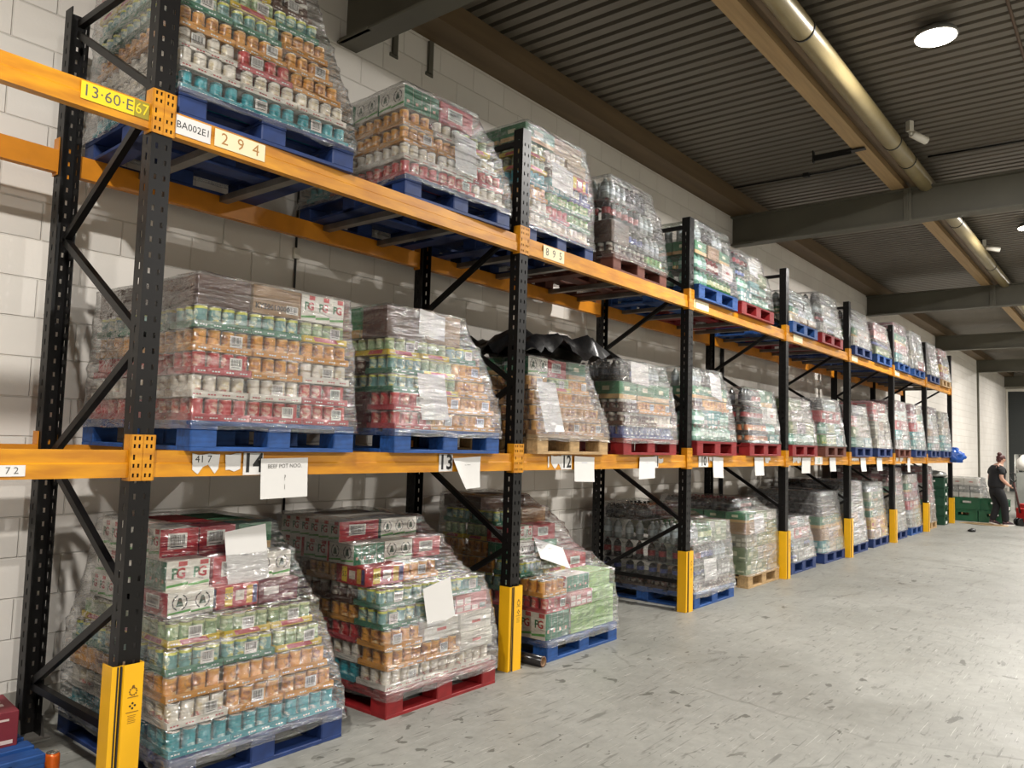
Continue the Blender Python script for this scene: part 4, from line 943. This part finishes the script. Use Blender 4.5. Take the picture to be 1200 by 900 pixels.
# ---- bay three
load('near floor pallet of bay three', 5.73, -.06, 0, 'blue', [
    C(['J', 'J', 'J'], L=['J']), C(['bluel', 'bluel', 'grey'], h=.15, f=.03, r=.02), C(['cola', 'bluel', 'clear'], h=.21, f=.04, r=.04), C(['clear', 'greenb', 'olive'], h=.21, f=.06, r=.05, L=['clear']), C(['black', 'black'], h=.16, f=.62, r=.2, l=.04, L=['black'])], wrap=2, paper=[(.42, .36, .3, .22, .03)], seed=12, top_in=.08)
load('far floor pallet of bay three', 7.28, .0, 0, 'wood', [
    C(['olive', 'olive', 'drab'], h=.16), C(['olive', 'drab', 'drab'], h=.16, f=.01), C(['drab', 'olive', 'olive'], h=.15, f=.02), C(['brown', 'drab', 'olive'], h=.14, f=.02), C(['green', 'olive', 'drab'], h=.12, f=.03), C(['black', 'cola'], h=.14, f=.2, r=.3)], near=False, wrap=2, paper=[(.36, .74, .3, .22, .0)], seed=13, top_in=.1)
load('near middle pallet of bay three', 5.7, YS, ZL, 'red', [
    C(['teal', 'mint', 'mint'], h=.17, L=['mint']), C(['mint', 'teal', 'mint'], h=.16, f=.03, r=.03), C(['J', 'O', 'O'], f=.05, r=.08), C(['green', 'green', 'green'], h=.13, f=.06, r=.12), C(['clear', 'black'], h=.19, f=.1, r=.22)], near=False, wrap=3, paper=[(.6, .74, .26, .27, .2)], seed=14)
load('far middle pallet of bay three', 7.08, YS, ZL, 'red', [
    C(['K', 'K', 'teal'], f=.01), C(['K', 'K', 'mint'], h=.13, f=.02, r=.02), C(['cola', 'cola', 'white'], h=.2, f=.04, r=.05), C(['black', 'cola', 'green'], h=.2, f=.06, r=.12)], near=False, wrap=2, seed=15)
load('near top pallet of bay three', 5.7, YS, ZU, 'blue', [
    C(['mint', 'greenb', 'greenb'], h=.18), C(['mint', 'redb', 'white'], h=.16, f=.03, r=.03), C(['green', 'brown', 'green'], h=.14, f=.05, r=.08), C(['clear', 'black', 'clear'], h=.2, f=.07, r=.16)], near=False, wrap=1, seed=16)
load('far top pallet of bay three', 6.82, YS, ZU, 'red', [
    C(['teal', 'mint', 'mint'], h=.15), C(['mint', 'teal', 'mint'], h=.14, f=.03, r=.05), C(['bluel', 'drab', 'olive'], h=.13, f=.05, r=.12), C(['cola', 'cola', 'white'], h=.18, f=.08, r=.3)], near=False, wrap=3, paper=[(.45, .6, .25, .2, .1)], seed=17)
# ---- the far bays
RNG = random.Random(21)
def far_load(nick, x, z, color, zt, seed, pals, wrap, y=YS, taper=.16, pw=1.0, ny=None):
    rd = random.Random(seed); layers = []; tot = zt - z - .149; n_ = max(4, round(tot / .17)); h = tot / n_
    for i in range(n_):
        it = [pals[min(i * len(pals) // n_, len(pals) - 1)][rd.randrange(len(pals[min(i * len(pals) // n_, len(pals) - 1)]))] for _ in range(2 if seed > 40 else 3)]
        layers.append(C(it, h=h, f=.02 + .08 * i / n_, r=.01 + taper * (i / n_) ** 1.5, l=.01, ny=3))
    load(nick, x, y, z, color, layers, pw=pw, near=False, wrap=4 if x > 9 else wrap, seed=seed)
far = [
 # nick, x, z, colour, top, palette bottom..top, wrap
 ('near floor pallet of bay four', 8.72, 0, 'navy', .72, [['grey', 'bluel'], ['pink', 'white', 'red'], ['clear', 'cola']], 3),
 ('far floor pallet of bay four', 10.1, 0, 'navy', 1.02, [['teal', 'drab'], ['J', 'brown'], ['green', 'brown'], ['black', 'clear'], ['black']], 2),
 ('near middle pallet of bay four', 8.5, ZL, 'red', 2.32, [['mint', 'teal'], ['grey', 'olive'], ['drab'], ['drab', 'olive']], 3),
 ('far middle pallet of bay four', 9.85, ZL, 'brown', 2.4, [['L', 'teal'], ['L', 'mint'], ['black', 'red'], ['black', 'clear']], 3),
 ('near top pallet of bay four', 8.5, ZU, 'blue', 3.76, [['brown', 'W'], ['green', 'grey'], ['clear', 'grey'], ['clear']], 3),
 ('far top pallet of bay four', 9.7, ZU, 'red', 3.93, [['bluel', 'grey'], ['cola', 'clear'], ['drab', 'clear'], ['black']], 2),
 ('near floor pallet of bay five', 11.4, 0, 'navy', 1.15, [['grey', 'drab'], ['brown', 'grey'], ['clear', 'drab'], ['clear', 'black'], ['black']], 3),
 ('far floor pallet of bay five', 12.75, 0, 'navy', 1.1, [['brown', 'yellow'], ['olive', 'green'], ['olive', 'green'], ['black', 'clear']], 3),
 ('near middle pallet of bay five', 11.35, ZL, 'navy', 2.38, [['teal', 'mint'], ['olive', 'drab'], ['drab', 'pink'], ['clear', 'black']], 3),
 ('far middle pallet of bay five', 12.7, ZL, 'navy', 2.5, [['drab', 'white'], ['brown', 'drab'], ['white', 'pink'], ['maroon', 'red']], 3),
 ('near top pallet of bay five', 11.35, ZU, 'navy', 3.93, [['grey', 'white'], ['white', 'green'], ['green', 'clear'], ['black', 'clear']], 3),
 ('far top pallet of bay five', 12.7, ZU, 'blue', 3.9, [['yellow', 'olive'], ['bluel', 'olive'], ['green', 'pink'], ['black', 'maroon']], 3),
 ('near floor pallet of bay six', 14.2, 0, 'navy', 1.35, [['grey', 'white'], ['drab', 'grey'], ['pink', 'green'], ['maroon', 'pink']], 3),
 ('far floor pallet of bay six', 15.55, 0, 'blue', 1.2, [['grey', 'teal'], ['pink', 'red'], ['green', 'pink'], ['white', 'drab']], 3),
 ('near middle pallet of bay six', 14.15, ZL, 'brown', 2.62, [['teal', 'grey'], ['red', 'pink'], ['white', 'pink'], ['maroon', 'pink']], 3),
 ('far middle pallet of bay six', 15.55, ZL, 'navy', 2.62, [['grey', 'teal'], ['red', 'white'], ['green', 'pink'], ['maroon', 'brown']], 3),
 ('near top pallet of bay six', 14.15, ZU, 'blue', 4.1, [['teal', 'grey'], ['pink', 'red'], ['green', 'white'], ['maroon', 'maroon', 'pink']], 3),
 ('far top pallet of bay six', 15.5, ZU, 'blue', 4.1, [['red', 'grey'], ['grey', 'drab'], ['yellow', 'grey'], ['green', 'grey']], 3),
 ('near floor pallet of bay seven', 17.0, 0, 'wood', 1.35, [['brown', 'drab'], ['pink', 'green'], ['red', 'white'], ['maroon', 'pink']], 3),
 ('near middle pallet of bay seven', 17.0, ZL, 'navy', 2.65, [['teal', 'grey'], ['drab', 'brown'], ['white', 'drab'], ['maroon', 'pink']], 3),
 ('far middle pallet of bay seven', 18.35, ZL, 'navy', 2.6, [['grey', 'teal'], ['drab'], ['drab', 'brown'], ['drab', 'pink']], 3),
 ('near top pallet of bay seven', 17.0, ZU, 'navy', 4.05, [['grey'], ['grey', 'white'], ['drab', 'grey'], ['grey']], 3),
 ('far top pallet of bay seven', 18.3, ZU, 'wood', 4.05, [['white', 'pink'], ['drab', 'yellow'], ['grey', 'maroon'], ['pink', 'maroon']], 3),
]
for i, (nick, x, z, c, zt, pal_, wr) in enumerate(far):
    far_load(nick, x, z, c, zt, 30 + i, pal_, wr, y=.0 if z == 0 else YS, taper=.2 if i < 12 else .1)

# black sheet over the load above sign 12
def sheet(name, lab, cat, cx, cy, cz, w_, d, m, seed, drop=.06, amp=.03):
    q = MB(); nx, ny = 26, 22; P = []
    for j in range(ny + 1):
        row = []
        for i in range(nx + 1):
            u, v = i / nx - .5, j / ny - .5
            edge = max(0, max(abs(u), abs(v)) - .36) / .14
            zz = amp * (noise.noise(Vector((u * 6, v * 6, seed))) + .5 * noise.noise(Vector((u * 15, v * 15, seed)))) - drop * edge ** 1.5 + amp
            row.append((cx + u * w_ * (1 + .05 * noise.noise(Vector((v * 7, seed, 0)))), cy + v * d * (1 + .06 * noise.noise(Vector((u * 7, 0, seed)))), cz + zz))
        P.append(row)
    q.loft(P, m, smooth=True, close=False); q.loft([[(p[0], p[1], p[2] - .002) for p in row] for row in P[::-1]], m, smooth=True, close=False)
    return tag(q.build(name), lab, cat)
sheet('plastic_sheet', 'black plastic sheet lying over the near middle load of bay two', 'plastic sheet', 3.42, .48, ZL + .149 + .64, 1.12, 1.2, M_BFILM, 3.3, .12, .14)
q = MB(); q.lathe([(.028, 0), (.04, 0), (.04, .42), (.028, .42), (.028, 0)], [cm('#6a4a34'), mat('dark_film_roll', '#1d1b1c', .25), cm('#6a4a34'), cm('#8a6a48')], n=18, cap=False, M=Matrix.Translation((2.98, .24, .04)) @ Matrix.Rotation(PI / 2 + .0, 4, 'X') @ Matrix.Rotation(.06, 4, 'Y'))
tag(q.build('film_roll'), 'roll of dark film on a cardboard core by the second yellow guard', 'roll')

# ---- near left corner: empty blue pallet with a maroon box, loose can
M_ = Matrix.Translation((-1.17, .36, 0)) @ Matrix.Rotation(-.02, 4, 'Z')
pallet('blue pallet at the left edge, carrying a maroon box', 'blue', M_ @ Matrix.Diagonal((1, .77, 1, 1)), 1.0)
q = MB(); h = .16; q.rbox((0, 0, 0), (.4, .3, h), cm('#7a2530'), .003)
for i in range(2): q.face([(.06 + .02 * i, .1 + .07 * i, h + .0006), (.36, .1 + .07 * i, h + .0006), (.36, .14 + .07 * i, h + .0006), (.06 + .02 * i, .14 + .07 * i, h + .0006)], cm('#dcc7bf'))
for u0, u1, v in ((.06, .2, .118), (.22, .36, .118), (.1, .26, .098)): q.face([(u0, -.001, v), (u1, -.001, v), (u1, -.001, v + .01), (u0, -.001, v + .01)], cm('#dcc7bf'))
q.lathe([(.016, 0), (.016, .001)], M_INK, M=FRONT((.3, -.001, .05)), n=14)
q.face([(.32, -.001, .012), (.38, -.001, .012), (.38, -.001, .03), (.32, -.001, .03)], cm('#dcc7bf'))
o = q.build('cardboard_box'); o.location = (-.62, .58, .149); o.rotation_euler = (0, 0, -.1)
tag(o, 'maroon cardboard box on the blue pallet at the left edge', 'box')
M_OC = mat('orange_drink_can', '#e0661c', .3, .3, var=.25, scale=30)
t = thing('drink_can', 'orange drink can standing on the floor by the nearest upright', 'can', (-.109, .42, 0))
q = MB(); q.lathe([(.024, 0), (.027, .004), (.033, .014), (.033, .1), (.027, .112)], [M_TIN, M_OC, M_OC, M_OC], n=24); q.build('can_body', t)
q = MB(); q.lathe([(.027, .112), (.0275, .115), (.025, .116), (.024, .113)], M_TIN, n=24); q.bar((-.008, 0, .1155), (.012, .002, .1155), .012, .0015, M_TIN); q.build('can_lid', t)


# ------------------------------------------------------------------ far end: crates, cage, wrapped stock, pallet truck
def blob(q, c, r, m, seed, n=16, k=9, amp=.18, fr=2.5, flat=.0):
    rings = []
    for j in range(k + 1):
        th = PI * (.02 + .96 * j / k); row = []
        for i in range(n):
            ph = 2 * PI * i / n; d = Vector((math.sin(th) * math.cos(ph), math.sin(th) * math.sin(ph), -math.cos(th)))
            s = 1 + amp * (noise.noise(d * fr + Vector((seed, 0, 0))) + .5 * (1 - 2 * abs(noise.noise(d * fr * 2 + Vector((0, seed, 0))))))
            z = d.z * r[2] * s
            row.append((c[0] + d.x * r[0] * s, c[1] + d.y * r[1] * s, c[2] + max(z, -r[2] * .8)))
        rings.append(row)
    q.loft(rings, m, smooth=True, cap=True)
M_CRATE = mat('green_crate_plastic', '#1d5a3c', .4, var=.15, scale=6); M_CRATED = mat('dark_green_crate_plastic', '#17402d', .4)
def crate_mesh(w_, d, h, m):
    q = MB(); t_ = .014
    q.box((0, 0, .004), (w_, d, .018), m)
    for a, b_ in (((0, 0), (w_, t_)), ((0, d - t_), (w_, d))):
        q.box((a[0], a[1], .018), (b_[0], b_[1], h * .55), m); q.box((a[0], a[1], h * .78), (b_[0], b_[1], h), m)
        for x0, x1 in ((0, .36), (.64, 1)): q.box((w_ * x0, a[1], h * .55), (w_ * x1, b_[1], h * .78), m)
        for i in range(5): x = w_ * (.1 + .2 * i); y = a[1] - .006 if a[1] < .01 else b_[1]; q.box((x - .006, y, .02), (x + .006, y + .006, h * .55), m)
    for x in (0, w_ - t_):
        q.box((x, t_, .018), (x + t_, d - t_, h * .5), m); q.box((x, t_, h * .75), (x + t_, d - t_, h), m)
        for y0, y1 in ((t_, d * .3), (d * .7, d - t_)): q.box((x, y0, h * .5), (x + t_, y1, h * .75), m)
    for a, b_ in (((-.012, -.012), (w_ + .012, .004)), ((-.012, d - .004), (w_ + .012, d + .012)), ((-.012, .004), (.004, d - .004)), ((w_ - .004, .004), (w_ + .012, d - .004))): q.box((a[0], a[1], h - .022), (b_[0], b_[1], h), m)
    q.box((w_ * .3, -.0075, h * .12), (w_ * .7, -.0065, h * .4), cm('#dcdcd4'))
    return q.data('crate')
CR1, CR2 = crate_mesh(.42, .6, .285, M_CRATE), crate_mesh(.42, .6, .215, M_CRATED)
def crate(me, x, y, z, rz, lab, grp):
    o = mesh_obj('plastic_crate', me, None, (x, y, z)); o.rotation_euler = (0, 0, rz); tag(o, lab, 'crate', grp)
g1 = 'green crates on the floor past the rack'
crate(CR1, 20.55, -.42, 0, -.02, 'green plastic crate on the floor past the rack, left of the bottom pair', g1)
crate(CR1, 20.6, -1.04, 0, .03, 'green plastic crate on the floor past the rack, behind the walking person', g1)
crate(CR1, 20.57, -.47, .287, .02, 'green plastic crate stacked on the left crate past the rack', g1)
crate(CR1, 20.6, -1.05, .287, -.03, 'green plastic crate stacked behind the walking person', g1)
for i in range(5): crate(CR2, 18.72 + .012 * (i % 2), -.02, .217 * i, .02 * (i % 3 - 1), 'dark green crate in the tall stack at the rack end, %s' % ['lowest', 'second up', 'third up', 'fourth up', 'topmost'][i], 'dark green crates stacked at the rack end')
q = MB(); blob(q, (18.95, .27, 1.155), (.26, .32, .09), mat('silver_bag', '#8f8f8b', .3, .4), 4.0); tag(q.build('plastic_bag'), 'grey crumpled bag on top of the dark green crate stack', 'bag')
# two stacked flat cartons behind the dark green crates are hidden; the floor slot beside them is filled by the crates
q = MB(); m_ = mat('blue_plastic', '#1f57b0', .3); blob(q, (19.5, -.08, ZL + .02), (.15, .2, .17), m_, 9.0, 26, 16, .5, 4); tag(q.build('plastic_cover'), 'crumpled bright blue plastic on the end of the middle shelf', 'plastic sheet')
load('white stack left of the person', 22.3, -.35, 0, 'wood', [C(['white', 'white'], h=.24, f=.05), C(['white', 'grey'], h=.24, f=.08), C(['grey', 'white'], h=.2, f=.1, r=.1), C(['white', 'grey'], h=.18, f=.15, r=.2)], near=False, wrap=4, seed=61)
load('white stack against the wall', 24.2, -.05, 0, 'blue', [C(['white', 'white'], h=.28), C(['white', 'white'], h=.28, f=.06), C(['grey', 'white'], h=.25, f=.1)], near=False, wrap=4, seed=62)
load('stock behind the pallet truck', 21.7, -2.55, 0, 'blue', [C(['T', 'G', 'T'], h=.13), C(['W', 'W', 'R'], h=.13), C(['O', 'O', 'G'], h=.13), C(['R', 'O', 'O'], h=.13), C(['O', 'W', 'O'], h=.13), C(['W', 'grey', 'W'], h=.13)], near=False, wrap=4, seed=63)
q = MB(); q.box((0, 0, 0), (.3, .4, .55), cm('#9a9a9c')); q.box((-.001, .02, .3), (0, .38, .5), cm('#b9b9ba')); q.box((0, .19, .55), (.3, .21, .551), cm('#77777a'))
o = q.build('tall_carton'); o.location = (22.32, .92, 0.0); o.scale = (1, .8, 2.2); tag(o, 'tall grey carton beside the rack end', 'carton')
# roll cage with white bags
M_CAGE = mat('zinc_cage', '#a4a39c', .35, .6)
t = thing('roll_cage', 'wire roll cage heaped with white bags behind the walking person', 'roll cage', (23.0, -1.75, 0), 0)
q = MB(); q.box((0, 0, .16), (.7, .8, .19), M_CAGE); q.build('base', t)
for x, y in ((.08, .08), (.62, .08), (.08, .72), (.62, .72)):
    q = MB(); q.lathe([(.055, -.016), (.06, -.012), (.06, .012), (.055, .016)], M_BLACK, M=Matrix.Translation((x, y, .06)) @ Matrix.Rotation(PI / 2, 4, 'X'), n=14); q.box((x - .02, y - .022, .06), (x + .02, y + .022, .162), M_CAGE); q.build('caster', t)
for nm, pts in (('side_panel', [(0, 0), (.7, 0)]), ('side_panel', [(0, .8), (.7, .8)]), ('back_panel', [(.7, 0), (.7, .8)])):
    q = MB(); A = Vector((*pts[0], 0)); B = Vector((*pts[1], 0))
    for p in (A, B): q.tube([p + Vector((0, 0, .19)), p + Vector((0, 0, 1.68))], .014, M_CAGE)
    for i in range(8): z = .24 + i * .205; q.tube([A + Vector((0, 0, z)), B + Vector((0, 0, z))], .005, M_CAGE, 6)
    for i in range(1, 7): p = A.lerp(B, i / 7); q.tube([p + Vector((0, 0, .19)), p + Vector((0, 0, 1.68))], .004, M_CAGE, 6)
    q.build(nm, t)
M_BAG = mat('white_plastic_bag', '#dedbd4', .35, bump=.6, scale=9)
q = MB()
q.box((.03, .03, .19), (.67, .77, 1.2), cm('#8e9089')); o = q.build('packed_carton'); o.location = (23.0, -1.75, 0.001); tag(o, 'big grey carton packed inside the roll cage', 'carton')
for i, (x, y, z, rx, ry, lab) in enumerate(((.2, .6, 1.45, .19, .18, 'white bag on the cage load, nearest the wall'), (.4, .34, 1.5, .22, .2, 'white bag in the middle on top of the cage load'), (.25, .14, 1.42, .2, .15, 'white bag on the cage load, farthest from the wall'))):
    q = MB(); blob(q, (23 + x, -1.75 + y, z - .02), (rx, ry, .22 + .02 * i), M_BAG, 3.0 + i); tag(q.build('plastic_bag'), lab, 'bag', 'white bags on the roll cage')
# hand pallet truck
M_RED = mat('truck_red', '#c01f22', .35)
t = thing('pallet_truck', 'red hand pallet truck with an upright loop handle', 'pallet truck', (20.45, -1.42, 0), -.9)
q = MB(); q.rbox((-.1, -.2, .1), (.1, .2, .42), M_RED, .02); q.rbox((-.06, -.12, .42), (.06, .12, .52), M_RED, .015); q.build('pump_body', t)
for y in (-.27, .11):
    q = MB(); q.rbox((.1, y, .06), (1.2, y + .16, .115), M_RED, .01); q.build('fork', t)
    q = MB(); q.lathe([(.035, -.05), (.04, -.045), (.04, .045), (.035, .05)], M_BLACK, M=Matrix.Translation((1.1, y + .08, .041)) @ Matrix.Rotation(PI / 2, 4, 'X'), n=12); q.build('roller', t)
for y in (-.07, .07):
    q = MB(); q.lathe([(.08, -.025), (.09, -.02), (.09, .02), (.08, .025)], M_BLACK, M=Matrix.Translation((-.14, y, .091)) @ Matrix.Rotation(PI / 2, 4, 'X'), n=18); q.build('steering_wheel', t)
q = MB(); q.tube([(-.12, 0, .3), (-.2, 0, .75), (-.26, 0, 1.02)], .022, mat('truck_shaft', '#4a2a28', .4)); q.build('shaft', t)
q = MB(); q.tube([(-.26, .0, 1.02), (-.262, .09, 1.06), (-.275, .12, 1.14), (-.285, .1, 1.22), (-.29, 0, 1.245), (-.285, -.1, 1.22), (-.275, -.12, 1.14), (-.262, -.09, 1.06), (-.26, 0, 1.02)], .014, M_BLACK); q.build('handle', t)
q = MB()
nz = [(0, 0), (.55, .04), (.62, .5), (.5, .95), (.1, 1.02), (-.05, .55)]
q.face([(x, y, .006) for x, y in nz], cm('#b79a72')); q.face([(x, y, .0005) for x, y in nz[::-1]], cm('#b79a72'))
for i in range(6): a, b_ = nz[i], nz[(i + 1) % 6]; q.face([(a[0], a[1], .0005), (b_[0], b_[1], .0005), (b_[0], b_[1], .006), (a[0], a[1], .006)], cm('#b79a72'))
o = q.build('cardboard_sheet'); o.location = (19.75, -1.15, 0); tag(o, 'flat sheet of brown cardboard on the floor past the rack', 'cardboard')
q = MB(); blob(q, (17.65, -.74, .028), (.1, .07, .035), M_BLACK, 5, 12, 6, .4); tag(q.build('plastic_scrap'), 'small black plastic scrap on the floor before the last guard', 'litter')

# ------------------------------------------------------------------ the walking person
def skin(name, V, E, m, parent, sub=2, root=0):
    me = bpy.data.meshes.new(name); me.from_pydata([v[:3] for v in V], E, []); me.materials.append(m)
    o = mesh_obj(name, me, parent); sk = o.modifiers.new('skin', 'SKIN'); sk.use_smooth_shade = True
    for i, v in enumerate(V): d = me.skin_vertices[0].data[i]; d.radius = (v[3], v[4] if len(v) > 4 else v[3]); d.use_root = (i == root)
    sb = o.modifiers.new('smooth', 'SUBSURF'); sb.levels = sub; sb.render_levels = sub
    return o
M_SKIN = mat('skin', '#cf9f88', .5); M_HAIR = mat('auburn_hair', '#4d2420', .5, bump=.5, scale=40, stretch=(1, 1, 3)); M_CLOTH = mat('black_cotton', '#17171a', .8); M_TRS = mat('black_trousers', '#121216', .85); M_SHOE = mat('dark_trainer', '#3a2630', .6); M_SOLE = mat('white_sole', '#d9d5cf', .6)
pt = thing('person', 'person in black T-shirt and black trousers walking right, hair tied up, hand at pocket', 'person', (20.16, -.92, 0), math.atan2(-.778, .627))
B_ = [(-.05, 0, .95, .09, .12), (-.03, 0, 1.1, .14, .16), (-.02, 0, 1.25, .13, .16), (.0, 0, 1.37, .08, .12), (.05, 0, 1.45, .05, .05), (.09, 0, 1.53, .085, .07), (.11, 0, 1.6, .07, .065),
      (-.03, .17, 1.34, .055), (-.06, .24, 1.1, .045), (-.02, .25, .9, .034), (.0, .25, .84, .03),
      (-.03, -.17, 1.34, .055), (-.08, -.25, 1.1, .047), (.06, -.25, .97, .036), (.12, -.23, .93, .03),
      (-.05, .09, .84, .06), (.03, .09, .48, .065), (-.1, .09, .12, .042), (-.03, .09, .05, .035),
      (-.04, -.09, .84, .06), (.08, -.09, .48, .065), (.1, -.09, .1, .042), (.19, -.09, .04, .035)]
E_ = [(0, 1), (1, 2), (2, 3), (3, 4), (4, 5), (5, 6), (3, 7), (7, 8), (8, 9), (9, 10), (3, 11), (11, 12), (12, 13), (13, 14), (0, 15), (15, 16), (16, 17), (17, 18), (0, 19), (19, 20), (20, 21), (21, 22)]
# five fingers on each hand, rooted in the palm
for base, sy in ((10, 1), (14, -1)):
    bx, by, bz = B_[base][:3]
    for i, (dx, dy, dz, ln) in enumerate(((.05, .03, -.02, .06), (.055, .012, -.025, .07), (.055, -.006, -.025, .065), (.048, -.022, -.02, .05), (.02, .02, .03, .045))):
        k = len(B_); B_.append((bx + dx * .6, by + sy * dy * .6, bz + dz * .5, .011)); B_.append((bx + dx * .6 + ln * .6, by + sy * dy, bz + dz - .03 * (i < 4), .009)); E_ += [(base, k), (k, k + 1)]
body = skin('body', B_, E_, M_SKIN, pt)
q = MB()                                                        # face: nose, brow, mouth, ear, eye
def hp(x, y, z): return (.09 + x, y, 1.545 + z)
q.lathe([(.018, 0), (.012, .016), (.003, .03)], M_SKIN, M=Matrix.Translation(hp(.078, 0, -.005)) @ Matrix.Rotation(PI / 2 + .25, 4, 'Y'), n=10)
for sy in (-1, 1): blob(q, hp(-.005, sy * .073, 0), (.018, .01, .03), M_SKIN, 2, 10, 6, .05)
face_ = q.build('ears_and_nose', body)
q = MB(); blob(q, hp(.076, 0, -.045), (.01, .022, .006), mat('lips', '#a8605c', .5), 2, 10, 6, .05)
for sy in (-1, 1): blob(q, hp(.073, sy * .03, .02), (.008, .012, .007), M_INK, 3, 8, 5, .02)
q.build('eyes_and_mouth', body)
q = MB(); blob(q, hp(-.02, 0, .045), (.1, .085, .075), M_HAIR, 1.5, 20, 12, .06, 4); blob(q, hp(-.07, 0, -.005), (.05, .07, .07), M_HAIR, 2.5, 16, 9, .06, 4); blob(q, hp(-.05, 0, .13), (.05, .05, .045), M_HAIR, 3.5, 14, 9, .12, 4); q.build('hair', pt)
shirt = [(-.05, 0, .81, .16, .18), (-.05, 0, .95, .2, .21), (-.03, 0, 1.08, .19, .2), (-.015, 0, 1.24, .17, .19), (-.005, 0, 1.36, .1, .13), (.02, 0, 1.41, .07, .075), (-.035, .18, 1.33, .08), (-.055, .235, 1.17, .075), (-.035, -.18, 1.33, .08), (-.05, -.245, 1.17, .075)]
skin('t_shirt', shirt, [(0, 1), (1, 2), (2, 3), (3, 4), (4, 5), (4, 6), (6, 7), (4, 8), (8, 9)], M_CLOTH, pt)
trs = [(-.05, 0, .96, .12, .14), (-.06, 0, .88, .16, .18), (-.05, .1, .78, .13), (.03, .095, .48, .092), (-.09, .09, .14, .075), (-.1, .09, .09, .07), (-.04, -.1, .78, .13), (.08, -.095, .48, .092), (.1, -.09, .12, .075), (.1, -.09, .07, .07)]
skin('trousers', trs, [(0, 1), (1, 2), (2, 3), (3, 4), (4, 5), (1, 6), (6, 7), (7, 8), (8, 9)], M_TRS, pt)
for (x, y, z, a) in ((-.17, .09, .03, .22), (.04, -.09, .0, 0)):
    q = MB(); Ms = Matrix.Translation((x, y, z)) @ Matrix.Rotation(a, 4, 'Y')
    pr = [(0, .03), (.02, .04), (.12, .042), (.2, .048), (.26, .036), (.275, .02)]
    def ring(z_, k): return [Ms @ Vector((p[0] * k + .0, p[1] * k, z_)) for p in pr] + [Ms @ Vector((p[0] * k, -p[1] * k, z_)) for p in reversed(pr)]
    q.loft([ring(0, 1), ring(.025, 1.0)], M_SOLE, cap=True)
    q.loft([ring(.025, .99), [p - Ms.to_3x3() @ Vector((.0, 0, 0)) for p in [Ms @ Vector((p[0] * .8, p[1] * .85, .06)) for p in pr] + [Ms @ Vector((p[0] * .8, -p[1] * .85, .06)) for p in reversed(pr)]], [Ms @ Vector((p[0] * .45, p[1] * .7, .1)) for p in pr] + [Ms @ Vector((p[0] * .45, -p[1] * .7, .1)) for p in reversed(pr)]], M_SHOE, smooth=True, cap=True)
    q.build('shoe', pt)
